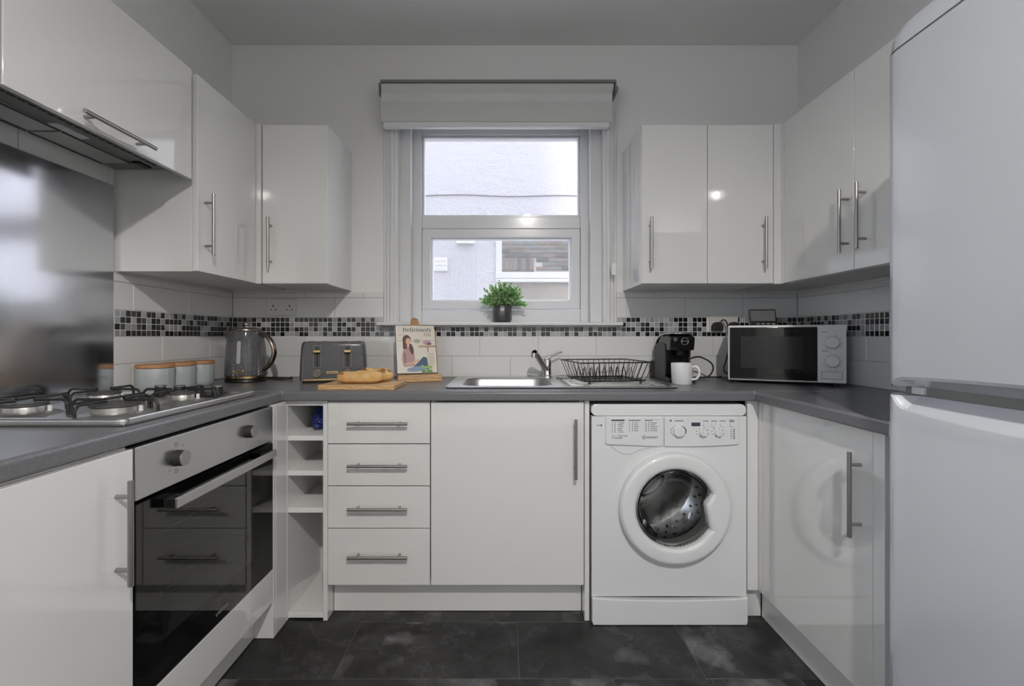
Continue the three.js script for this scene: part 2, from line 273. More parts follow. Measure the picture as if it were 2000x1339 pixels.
// ------------------------------------------------------------------ window, trim, sill
{
  const fz0 = -0.165, fz1 = -0.10;            // fixed frame
  const w = thing('window_1', 'white plastic framed window with fixed top pane and opening lower sash', 'window', [0, 0, 0]); w.userData.kind = 'structure'; w.name = 'window_1';
  const X0 = -0.51, X1 = 0.475, Y0 = 1.183, Y1 = 2.255, fr = M.upvc;
  mesh('window_frame', [bx(X0, -0.445, Y0, Y1, fz0, fz1, 0.004), bx(0.41, X1, Y0, Y1, fz0, fz1, 0.004), bx(-0.4449, 0.4099, 2.195, Y1, fz0, fz1, 0.004), bx(-0.4449, 0.4099, Y0, 1.252, fz0, fz1, 0.004), bx(-0.4449, 0.4099, 1.69, 1.755, fz0, fz1, 0.004)], fr, w);
  // bevelled glazing bead round the fixed pane
  const bead = (a, b, c, d, t, z0, z1) => mergeGeometries([bx(a, a + t, c, d, z0, z1, 0.003), bx(b - t, b, c, d, z0, z1, 0.003), bx(a + t * 0.9, b - t * 0.9, c, c + t, z0, z1, 0.003), bx(a + t * 0.9, b - t * 0.9, d - t, d, z0, z1, 0.003)]);
  mesh('glazing_bead', bead(-0.4448, 0.4098, 1.7555, 2.1945, 0.012, -0.15, -0.112), fr, w);
  const up = mesh('pane', bx(-0.4375, 0.4025, 1.762, 2.188, -0.136, -0.132), M.pane, w); up.userData.label = 'fixed upper window pane';
  const sash = mesh('sash', [bead(-0.4405, 0.4055, 1.2555, 1.6865, 0.046, -0.15, -0.088), bead(-0.396, 0.361, 1.300, 1.642, 0.009, -0.145, -0.104)], fr, w);
  mesh('pane', bx(-0.39, 0.355, 1.306, 1.636, -0.132, -0.128), M.pane, sash);
  const trim = (name, gs, label) => { const m = mesh(name, gs, M.whiteTrim); m.name = name; m.userData = { kind: 'structure', label, category: 'trim' }; return m; };
  const prof = (x, s) => [[0, 0.004], [0.004, 0.012], [0.014, 0.012], [0.018, 0.018], [0.034, 0.020], [0.040, 0.026], [0.052, 0.026], [0.056, 0.017], [0.064, 0.017], [0.07, 0.008], [0.07, 0]].map(([u, v]) => [x + s * u, v]);
  const arch = (x, s) => { const g = extr(poly([[x, 0], ...prof(x, s)]), 1.09); g.rotateX(-Q); g.translate(0, 1.182, -0.0075); return metric(g); };
  const gl = extr(poly([[-0.624, 0], ...prof(-0.624, 1)].map(([a, b]) => [a, -b])), 1.09); gl.rotateX(-Q); gl.translate(0, 1.182, -0.0075);
  const gr = extr(poly([[0.580, 0], ...prof(0.580, -1)].map(([a, b]) => [a, -b])), 1.09); gr.rotateX(-Q); gr.translate(0, 1.182, -0.0075);
  trim('trim_1', metric(gl), 'white moulded architrave on the left side of the window');
  trim('trim_2', metric(gr), 'white moulded architrave on the right side of the window');
  trim('trim_3', bx(-0.553, 0.509, 2.262, 2.33, -0.0075, 0.018, 0.003), 'white architrave across the top of the window behind the blind');
  trim('trim_4', [bx(-0.558, -0.492, 1.183, 2.256, -0.098, -0.04, 0.003), bx(-0.558, -0.548, 1.183, 2.256, -0.04, -0.008)], 'white inner lining board at the left of the window');
  trim('trim_5', [bx(0.452, 0.520, 1.183, 2.256, -0.098, -0.04, 0.003), bx(0.511, 0.520, 1.183, 2.256, -0.04, -0.008)], 'white inner lining board at the right of the window');
  trim('trim_6', [bx(-0.558, 0.520, 1.1655, 1.1815, -0.17, -0.008, 0.001), bx(-0.648, 0.602, 1.1655, 1.1815, -0.004, 0.055, 0.005)], 'white painted window sill board under the plant');
}
{ // roller blind
  const b = thing('roller_blind', 'white day-and-night roller blind rolled up above the window', 'blind', [-0.03, 2.15, 0.075]);
  const x0 = -0.585, x1 = 0.575;
  mesh('cassette', cyl(0.022, 0.022, x1 - x0, (x0 + x1) / 2, 0.208, -0.01, 'x', 20), M.blindOpaque, b);
  mesh('headrail', bx(x0 - 0.002, x1 + 0.012, 0.222, 0.236, -0.045, 0.018, 0.003), M.midGrey, b);
  const strip = (y0, y1, z, m, n) => mesh(n, bx(x0 + 0.002, x1 - 0.008, y0, y1, z, z + 0.0012), m, b);
  strip(0.168, 0.215, 0.0135, M.blindOpaque, 'fabric_band'); strip(0.128, 0.168, 0.0135, M.blindSheer, 'sheer_band'); strip(0.028, 0.128, 0.0135, M.blindOpaque, 'fabric_band');
  strip(0.09, 0.2, -0.012, M.blindSheer, 'sheer_band'); strip(0.03, 0.09, -0.012, M.blindOpaque, 'fabric_band');
  mesh('bottom_bar', bx(x0 + 0.012, x1 - 0.02, 0.0, 0.028, -0.014, 0.016, 0.005), M.white, b);
  mesh('bracket', [bx(x1 + 0.006, x1 + 0.014, 0.165, 0.222, -0.06, 0.015, 0.003), cyl(0.016, 0.016, 0.012, x1 + 0.016, 0.195, -0.005, 'x', 16)], M.midGrey, b);
  mesh('bracket', bx(x0 - 0.010, x0 - 0.003, 0.165, 0.222, -0.06, 0.015, 0.003), M.midGrey, b);
  const ch = []; const s = new THREE.SphereGeometry(0.0024, 6, 5);
  for (let i = 0; i < 118; i++) for (const dx of [0, 0.014]) { const c = s.clone(); c.translate(x1 + 0.014 + dx * (1 - i / 160) + Math.sin(i * 0.05) * 0.002 - i * 0.00012, 0.185 - i * 0.0072, 0.001); ch.push(flat(c)); }
  mesh('bead_chain', ch, M.white, b);
  mesh('chain_clip', bx(x1 - 0.008, x1 + 0.018, -0.735, -0.672, -0.012, 0.004, 0.006), M.white, b);
}

// ------------------------------------------------------------------ outside: alley, neighbouring wall
{
  const NZ = -3.0;
  const gnd = mesh('ground', bx(-14, 14, -0.5, -0.25, -12, 12), M.concrete); gnd.userData = { kind: 'structure', label: 'concrete ground outside the kitchen', category: 'ground' };
  const nb = thing('neighbouring_house', 'white rendered house wall facing the kitchen window', 'house', [0, 0, NZ]);
  // wall with a hole for its window
  const hx0 = -0.10, hx1 = 2.1, hy0 = 1.45, hy1 = 2.9;
  mesh('rendered_wall', [bx(-9, hx0, -0.25, 3.55, -0.3, 0), bx(hx1, 9, -0.25, 3.55, -0.3, 0), bx(hx0, hx1, -0.25, hy0, -0.3, 0), bx(hx0, hx1, 2.28, 3.55, -0.3, 0)], M.render, nb);
  const f = mesh('window_frame', [bx(hx0, -0.03, 1.845, 2.28, -0.06, 0.012, 0.006), bx(hx0, hx1, 1.79, 1.862, -0.06, 0.015, 0.006), bx(hx0, hx1, 1.745, 1.782, -0.06, 0.03, 0.006), bx(hx0, -0.03, 1.45, 1.745, -0.06, 0.006, 0.006)], M.whitePaint, nb);
  mesh('pane', bx(-0.03, hx1, 1.862, 2.28, -0.05, -0.04), M.mirrorGlass, f);
  mesh('frosted_pane', bx(-0.03, hx1, 1.45, 1.745, -0.05, -0.04), M.frosted, f);
  const vent = mesh('air_vent', bx(-0.83, -0.67, 1.875, 2.03, 0, 0.015, 0.003), M.upvc, nb);
  for (let i = 0; i < 3; i++) mesh('louvre', M4(bx(-0.07, 0.07, -0.018, 0.018, -0.004, 0.004), { rx: 0.5, x: -0.75, y: 1.9 + i * 0.048, z: 0.022 }), M.whiteTrim, vent);
  mesh('outlet_cover', [bx(-0.56, -0.35, 2.195, 2.225, 0, 0.05, 0.004), cyl(0.05, 0.05, 0.06, -0.46, 2.25, 0.03, 'z', 20)], M.whiteTrim, nb);
  const pts = []; for (let i = 0; i <= 24; i++) pts.push([-2 + i * 0.17, 2.775 + 0.008 * Math.sin(i * 0.9) - i * 0.0012, 0.006]);
  tag(mesh('wall_cable', M4(tube(pts, 0.005, 90, 6), { z: NZ }), M.midGrey), 'thin cable clipped along the white house wall outside', 'cable');
  // brick outside face of this house, seen mirrored in the neighbour's pane
  const ex = mesh('wall_outer', [bx(-7, WO.x0, -0.25, 9.4, -0.36, -0.3), bx(WO.x1, 4.84, -0.25, 9.4, -0.36, -0.3), bx(WO.x0, WO.x1, -0.25, 1.16, -0.36, -0.3), bx(WO.x0, WO.x1, 2.27, 9.4, -0.36, -0.3), bx(4.64, 4.84, -0.25, 9.4, -0.3, 6), bx(XL - 0.2, XR + 0.2, 2.82, 9.4, -0.3, -0.1)], M.mortar);
  ex.name = 'wall_outer'; ex.userData = { kind: 'structure', label: 'brick outer face of the kitchen wall seen mirrored in the pane opposite', category: 'wall' };
  const bm = [[0.20, 0.17, 0.145], [0.23, 0.20, 0.17], [0.15, 0.14, 0.13], [0.24, 0.185, 0.155], [0.21, 0.20, 0.18]].map((c) => Std({ color: lin(...c), roughness: 0.9, bumpMap: renderBump, bumpScale: 0.006 }));
  const gs = metric(tileGeo(0.215, 0.065, 0.012, 0.004)), gv = metric(tileGeo(0.065, 0.215, 0.012, 0.004));
  const put = (g, x, y) => { const m = new THREE.Mesh(g, bm[Math.floor(rnd() * 5)]); m.name = 'brick'; m.position.set(x, y, -0.36); m.rotation.y = Math.PI; m.castShadow = m.receiveShadow = true; ex.add(m); };
  for (let i = 0; i < 15; i++) put(gv, -0.56 + i * 0.075, 2.385);
  for (let r = 0; r < 12; r++) for (let c = -4; c < 10; c++) { const y = 2.31 + r * 0.075, x = c * 0.225 + (r & 1) * 0.1125; if (y < 2.51 && x > -0.72 && x < 0.66) continue; put(gs, x, y); }
}
{ // second window, beside the camera, and its curtain
  const w = thing('window_2', 'white framed side window beside the viewer', 'window', [XL - 0.12, 0, 0]); w.userData.kind = 'structure'; w.name = 'window_2';
  mesh('window_frame', [bx(-0.03, 0.03, OP.y0, OP.y1, OP.z0, OP.z0 + 0.06), bx(-0.03, 0.03, OP.y0, OP.y1, OP.z1 - 0.06, OP.z1), bx(-0.03, 0.03, OP.y0, OP.y0 + 0.06, OP.z0 + 0.06, OP.z1 - 0.06), bx(-0.03, 0.03, OP.y1 - 0.06, OP.y1, OP.z0 + 0.06, OP.z1 - 0.06)], M.upvc, w);
  mesh('pane', bx(-0.002, 0.002, OP.y0 + 0.06, OP.y1 - 0.06, OP.z0 + 0.06, OP.z1 - 0.06), M.pane, w);
  const ring = []; for (let i = 0; i <= 60; i++) ring.push([-0.9 + i * 0.008, Math.sin(i * 0.75) * 0.025]);
  const s = poly([...ring, ...ring.slice().reverse().map(([a, b]) => [a, b + 0.004])]); const g = extr(s, 2.1); g.rotateX(-Q); g.translate(0, 0.25, REAR - 0.05);
  tag(mesh('curtain', g, M.curtain), 'grey pleated curtain hanging behind the viewer', 'curtain');
}
// ------------------------------------------------------------------ ceiling lamps (above and behind the camera)
for (const [L, label] of [[LAMP, 'round white ceiling downlight above the viewer']]) {
  const d = thing('ceiling_lamp', label, 'lamp', [L.x, CE, L.z]);
  mesh('lamp_ring', lathe([[0.05, -0.001], [0.07, -0.001], [0.07, -0.012], [0.052, -0.016], [0.05, -0.001]], 32), M.white, d);
  mesh('lamp_glass', cyl(0.05, 0.05, 0.004, 0, -0.008, 0, 'y', 24), Std({ color: lin(0.9), emissive: new THREE.Color(L.color), emissiveIntensity: 6 }), d);
  const s = new THREE.SpotLight(L.color, L.intensity, 0, 1.5, 0.35, 2); s.position.set(L.x, CE - 0.04, L.z); s.target.position.set(L.x, 0, L.z); s.castShadow = true; s.shadow.radius = 2; scene.add(s, s.target);
}

// ------------------------------------------------------------------ cabinets
const HANDLE_POST = 0.032;
function barHandle(parent, len, vertical, x, y, z, posts = len - 0.07) {       // centre of the bar's foot on a front facing +z at height z
  const r = 0.006, gs = [cyl(r, r, len, x, y, z + HANDLE_POST, vertical ? 'y' : 'x', 16)];
  for (const s of [-1, 1]) gs.push(cyl(0.0048, 0.0048, HANDLE_POST, x + (vertical ? 0 : s * posts / 2), y + (vertical ? s * posts / 2 : 0), z + HANDLE_POST / 2, 'z', 10));
  return mesh('handle', gs, M.handle, parent);
}
const T = 0.016;
function carcass(o, w, h, D, front = 0) {
  for (const s of [-1, 1]) mesh('side_panel', s < 0 ? bx(-w / 2, -w / 2 + T, 0, h, 0.002, D, 0.001, 1) : bx(w / 2 - T, w / 2, 0, h, 0.002, D, 0.001, 1), M.gloss, o);
  mesh('body', [bx(-w / 2 + T, w / 2 - T, 0, T, 0.002, D - 0.001), bx(-w / 2 + T, w / 2 - T, h - T, h, 0.002, D - 0.001), bx(-w / 2 + T, w / 2 - T, T, h - T, 0.002, 0.008)], M.carcass, o);
}
const DT = 0.018;
function door(o, x0, x1, y0, y1, D, handle) {
  const d = mesh('door', bx(x0 + 0.0012, x1 - 0.0012, y0, y1, D + 0.001, D + 0.001 + DT, 0.0016), M.gloss, o);
  if (handle) barHandle(d, handle.len, handle.v, handle.x, handle.y, D + 0.001 + DT, handle.posts);
  return d;
}
const WY = 1.346, WH = 0.715, WD = 0.291 + 0.008;   // wall units: depth of body from the plaster
{ // left corner wall unit: body runs into the corner, door only on the free part
  const z0 = 0.0, z1 = 0.705, w = z1 - z0;
  const o = thing('wall_cabinet', 'white gloss wall cabinet in the left corner, next to the extractor unit', 'cabinet', [XL, WY, (z0 + z1) / 2], Q, 'wall cabinets');
  carcass(o, w, WH, 0.282);                                   // local x = -(z - centre)
  door(o, -w / 2, -w / 2 + 0.385, 0.002, WH - 0.002, 0.282, { len: 0.228, v: true, x: -w / 2 + 0.042, y: 0.18, posts: 0.16 });
  mesh('corner_post', bx(-w / 2 + 0.388, -w / 2 + 0.404, 0, WH, 0.282, 0.3235, 0.001), M.gloss, o);
}
{
  const w = 0.294; const o = thing('wall_cabinet', 'narrow white gloss wall cabinet left of the window', 'cabinet', [-1.0865 + w / 2, WY, ZB], 0, 'wall cabinets');
  carcass(o, w, WH, WD); door(o, -w / 2, w / 2, 0.002, WH - 0.002, WD, { len: 0.228, v: true, x: -w / 2 + 0.042, y: 0.18, posts: 0.16 });
}
{
  const w = 0.592; const o = thing('wall_cabinet', 'white gloss double-door wall cabinet right of the window', 'cabinet', [0.6156 + w / 2, WY, ZB], 0, 'wall cabinets');
  carcass(o, w, WH, WD);
  door(o, -w / 2, 0, 0.002, WH - 0.002, WD, { len: 0.228, v: true, x: -w / 2 + 0.036, y: 0.18, posts: 0.16 });
  door(o, 0, w / 2, 0.002, WH - 0.002, WD, { len: 0.228, v: true, x: w / 2 - 0.05, y: 0.18, posts: 0.16 });
}
{ // right wall, two doors 0.332..0.738..1.146; local x = z - centre
  const z0 = 0.0, z1 = 1.146, w = z1, c = w / 2; const o = thing('wall_cabinet', 'white gloss two-door wall cabinet on the right wall above the microwave', 'cabinet', [XR, WY, c], -Q, 'wall cabinets');
  const D = XR - 1.24 - DT - 0.001; carcass(o, w, WH, D);
  door(o, 0.335 - c, 0.738 - c, 0.002, WH - 0.002, D, { len: 0.228, v: true, x: 0.709 - c, y: 0.18, posts: 0.16 });
  door(o, 0.738 - c, 1.146 - c, 0.002, WH - 0.002, D, { len: 0.228, v: true, x: 0.790 - c, y: 0.18, posts: 0.16 });
  mesh('corner_post', bx(0.294 - c, 0.312 - c, 0, WH, D - 0.001, D + 0.0505, 0.001), M.gloss, o); mesh('corner_post', bx(0.3125 - c, 0.333 - c, 0, WH, D, D + 0.019, 0.001), M.gloss, o);
}
{ // unit over the hob with its drop front and the extractor under it
  const z0 = 0.7075, z1 = 1.345, w = z1 - z0, zc = (z0 + z1) / 2; const o = thing('extractor_cabinet', 'white gloss wall unit with drop front over the gas hob', 'cabinet', [XL, 1.735, zc], Q, 'wall cabinets');
  const h = WY + WH - 1.735; carcass(o, w, h, 0.282);
  door(o, zc - 1.345, zc - 0.733, 1.669 - 1.735, h - 0.002, 0.282, { len: 0.24, v: false, x: zc - 1.062, y: 1.692 - 1.735, posts: 0.17 });
  const e = thing('extractor_hood', 'grey built-in extractor hood under the unit above the hob', 'extractor', [XL, 1.708, zc], Q);
  mesh('housing', bx(-w / 2 + 0.002, w / 2 - 0.002, 0.004, 0.026, 0.010, 0.279, 0.003), M.midGrey, e);
  for (const s of [-1, 1]) { const f = mesh('grease_filter', bx(s < 0 ? -0.245 : 0.005, s < 0 ? -0.005 : 0.245, 0.000, 0.005, 0.02, 0.124, 0.002), M.steel, e); mesh('filter_edge', [bx(s < 0 ? -0.245 : 0.005, s < 0 ? -0.005 : 0.245, -0.002, 0.001, 0.02, 0.026), bx(s < 0 ? -0.245 : 0.005, s < 0 ? -0.005 : 0.245, -0.002, 0.001, 0.118, 0.124)], M.darkGrey, f); }
  const gr = mesh('grille', bx(-0.30, 0.30, 0.001, 0.005, 0.165, 0.262, 0.001), M.midGrey, e);
  for (let k = 0; k < 2; k++) for (let i = 0; i < 22; i++) { if (k && i > 19) continue; mesh('slot', bx(-0.285 + i * 0.0255, -0.266 + i * 0.0255, 0.0, 0.0015, 0.186 + k * 0.016, 0.194 + k * 0.016), M.blackMatte, gr); }
  mesh('switch_panel', bx(0.235, 0.29, -0.003, 0.004, 0.132, 0.160, 0.002), M.black, e);
  mesh('lamp_cover', bx(-0.05, 0.05, -0.001, 0.004, 0.130, 0.160, 0.001), M.whiteTrim, e);
}
{ // wall unit on the other side of the hob, barely in view
  const w = 0.6; const o = thing('wall_cabinet', 'white gloss wall cabinet at the extreme left edge of view, nearer than the extractor unit', 'cabinet', [XL, WY, 1.3475 + w / 2], Q, 'wall cabinets');
  carcass(o, w, WH, 0.282); door(o, -w / 2, w / 2, 0.002, WH - 0.002, 0.282, { len: 0.228, v: true, x: -w / 2 + 0.045, y: 0.18, posts: 0.16 });
}

// ------------------------------------------------------------------ worktop
const WT = 0.90, WB = 0.862, FL = -0.853, FRX = 0.958, FZ = 0.600;
{
  const o = thing('worktop', 'dark grey speckled laminate worktop running round three sides', 'worktop', [0, 0, 0]);
  const nose = () => { const s = new THREE.Shape(), R = 0.012; s.moveTo(0, WB); s.lineTo(0.592, WB); s.absarc(0.594, WB + 0.006, 0.006, -Q, 0); s.lineTo(0.6, WT - R); s.absarc(0.6 - R, WT - R, R, 0, Q); s.lineTo(0, WT); s.closePath(); return s; };
  const run = (len) => flat(new THREE.ExtrudeGeometry(nose(), { depth: len, bevelEnabled: false, curveSegments: 6 }));  // depth along shape x
  // back run: shape x -> +z, extrude -> x, cut for the bowl and drainer
  let g = run(BX1 - BX0 - 0.002); g.rotateY(-Q); g.translate(BX1 - 0.001, 0, 0.0005);
  const A = new Brush(mergeVertices(g)), B = new Brush(new THREE.BoxGeometry(0.93, 0.3, 0.45)); B.position.set(0.234, 0.9, 0.275); B.updateMatrixWorld();
  const ev = new Evaluator(); ev.attributes = ['position', 'normal', 'uv']; ev.useGroups = false;
  const cut = ev.evaluate(A, B, SUBTRACTION).geometry;
  mesh('worktop_section', metric(cut), M.worktop, o);
  let l = run(1.5); l.scale((FL - BX0) / 0.6, 1, 1); l.translate(BX0, 0, FZ + 0.002); mesh('worktop_section', metric(l), M.worktop, o);
  let r = run(0.615); r.scale((BX1 - FRX) / 0.6, 1, 1); r.rotateY(Math.PI); r.translate(BX1, 0, FZ + 0.002 + 0.615); mesh('worktop_section', metric(r), M.worktop, o);
  mesh('joint_strip', [bx(BX0 + 0.002, FL + 0.001, WT - 0.001, WT + 0.0012, FZ - 0.004, FZ + 0.007), bx(FL - 0.004, FL + 0.002, WB, WT, FZ, FZ + 0.006)], M.alu, o);
  mesh('joint_strip', [bx(FRX - 0.001, BX1 - 0.002, WT - 0.001, WT + 0.0012, FZ - 0.004, FZ + 0.007), bx(FRX - 0.002, FRX + 0.004, WB, WT, FZ, FZ + 0.006)], M.alu, o);
  mesh('end_cap', bx(FRX + 0.001, BX1 - 0.002, WB, WT, FZ + 0.617, FZ + 0.619), M.whiteTrim, o);
}

// ------------------------------------------------------------------ base units, back run
const BF = 0.580;                                   // front plane of doors
const BD = BF - DT - 0.001;                        // body depth from z=0
{ // open shelf unit
  const o = thing('shelf_unit', 'narrow white open shelf unit between the oven corner and the drawers', 'shelf', [-0.778, 0, 0.24]);
  const hw = 0.0695, d = 0.333;
  mesh('side_panel', bx(-hw - 0.014, -hw, 0.002, 0.860, 0, d), M.gloss, o);
  mesh('back_panel', bx(-hw, hw, 0.002, 0.860, 0, 0.006), M.carcass, o);
  mesh('top_rail', bx(-hw, hw, 0.840, 0.860, 0.006, d - 0.002, 0.001), M.carcass, o);
  for (const y of [0.703, 0.566, 0.421, 0.010]) mesh('shelf_board', bx(-hw, hw, y, y + 0.019, 0.006, d - 0.002, 0.0015), M.carcass, o);
  const p = tag(mesh('end_panel', bx(-0.7075, -0.690, 0.002, 0.860, 0.01, 0.576, 0.001), M.gloss), 'white upright panel between the open shelves and the drawers', 'panel');
}
{
  const w = 0.4, o = thing('drawer_unit', 'white gloss base unit with four drawers and bar handles', 'drawers', [-0.4885, 0.142, 0], 0);
  carcass(o, w - 0.004, 0.716, BD);
  for (const [y0, y1, hy] of [[0.694, 0.855, 0.776], [0.530, 0.6905, 0.614], [0.365, 0.5265, 0.448], [0.143, 0.3615, 0.264]]) {
    const d = mesh('drawer', bx(-w / 2 + 0.001, w / 2 - 0.001, y0 - 0.142, y1 - 0.142, BD + 0.001, BF, 0.0016), M.gloss, o);
    barHandle(d, 0.230, false, 0.002, hy - 0.142, BF, 0.16);
  }
}
{
  const w = 0.596, o = thing('sink_cabinet', 'white gloss single-door base cabinet under the sink', 'cabinet', [0.012, 0.142, 0], 0, 'base cabinets');
  for (const s of [-1, 1]) mesh('side_panel', s < 0 ? bx(-w / 2, -w / 2 + T, 0, 0.716, 0.01, BD) : bx(w / 2 - T, w / 2, 0, 0.716, 0.01, BD), M.gloss, o);
  mesh('body', bx(-w / 2 + T, w / 2 - T, 0, T, 0.01, BD), M.carcass, o);
  door(o, -w / 2 - 0.001, w / 2 + 0.001, 0.001, 0.713, BD, { len: 0.230, v: true, x: 0.262, y: 0.678 - 0.142, posts: 0.16 });
  tag(mesh('end_panel', bx(0.313, 0.332, 0.002, 0.860, 0.01, 0.576, 0.001), M.gloss), 'white upright panel between the sink cabinet and the washing machine', 'panel');
  tag(mesh('plinth', bx(-0.688, 0.311, 0.002, 0.139, 0.495, 0.511, 0.001), M.gloss), 'white plinth board under the drawers and sink cabinet', 'plinth');
}
// ------------------------------------------------------------------ left run
const LF = -0.848;
{
  tag(mesh('end_panel', bx(-1.39, LF, 0.002, 0.860, 0.662, 0.680, 0.001), M.gloss), 'white full-height panel at the far side of the oven', 'panel');
  tag(mesh('filler_panel', bx(LF - 0.019, LF, 0.002, 0.860, 0.578, 0.6605, 0.001), M.gloss), 'narrow white corner filler between the oven and the open shelves', 'panel');
  tag(mesh('plinth', bx(-0.936, -0.92, 0.002, 0.136, 0.6815, 2.05, 0.001), M.gloss), 'white recessed plinth under the oven', 'plinth');
  tag(mesh('filler_panel', bx(LF - 0.019, LF, 0.138, 0.258, 0.6835, 1.306, 0.0016), M.gloss), 'long white strip below the oven door', 'panel');
  const w = 0.6, o = thing('base_cabinet', 'white gloss base cabinet left of the oven with a tall bar handle', 'cabinet', [-1.40, 0.138, 1.311 + w / 2], Q, 'base cabinets');
  const D = LF + 1.40 - DT - 0.001; carcass(o, w, 0.72, D);
  door(o, -w / 2, w / 2, 0.0, 0.716, D, { len: 0.23, v: true, x: w / 2 - 0.047, y: 0.681 - 0.138, posts: 0.16 });
}
// ------------------------------------------------------------------ right run
{
  const F = 0.990, z0 = 0.607, z1 = 1.130, c = (z0 + z1) / 2, w = z1 - z0, D = 1.50 - F - DT - 0.001;
  const o = thing('base_cabinet', 'white gloss base cabinet between the washing machine and the fridge', 'cabinet', [1.50, 0.122, c], -Q, 'base cabinets');
  carcass(o, w, 0.736, D); door(o, -w / 2, w / 2, 0.0, 0.733, D, { len: 0.236, v: true, x: w / 2 - 0.042, y: 0.672 - 0.122, posts: 0.165 });
  tag(mesh('filler_panel', bx(F, F + 0.018, 0.122, 0.860, 0.5605, 0.606, 0.001), M.gloss), 'narrow white corner filler facing the room right of the washing machine', 'panel');
  tag(mesh('filler_panel', bx(0.947, F - 0.001, 0.122, 0.860, 0.560, 0.578, 0.001), M.gloss), 'slim white upright beside the washing machine', 'panel');
  tag(mesh('end_panel', bx(F - 0.002, 1.50, 0.002, 0.860, 1.133, 1.170, 0.001), M.gloss), 'white upright end panel beside the fridge', 'panel');
  tag(mesh('plinth', bx(1.02, 1.036, 0.002, 0.119, 0.548, 1.131, 0.001), M.gloss), 'white plinth under the right base cabinet', 'plinth');
  tag(mesh('plinth', bx(0.947, 1.018, 0.002, 0.119, 0.530, 0.545, 0.001), M.gloss), 'short white plinth piece beside the foot of the washing machine', 'plinth');
}

// ------------------------------------------------------------------ steel splashback
tag(mesh('splashback', bx(XL + 0.0085, XL + 0.0105, WT + 0.002, 1.650, 0.719, 1.9, 0.0008, 1), M.splash), 'brushed stainless steel splashback panel behind the hob', 'splashback');

const font = await new FontLoader().loadAsync('fonts/droid/droid_sans_bold.typeface.json');
function textGeo(str, size, depth) { const g = new TextGeometry(str, { font, size, depth, curveSegments: 3, bevelEnabled: false }); g.computeBoundingBox(); const b = g.boundingBox; g.translate(-(b.max.x + b.min.x) / 2, -(b.max.y + b.min.y) / 2, 0); return flat(g); }
function decal(name, w, h, texture, parent, x, y, z, opts = {}) {      // flat print, 0.3 mm thick, facing +z; uv 0..1 on the front
  const g = new THREE.BoxGeometry(w, h, 0.0003); g.translate(x, y, z); return mesh(name, g, Phy({ map: texture, roughness: 0.35, ...opts }), parent);
}

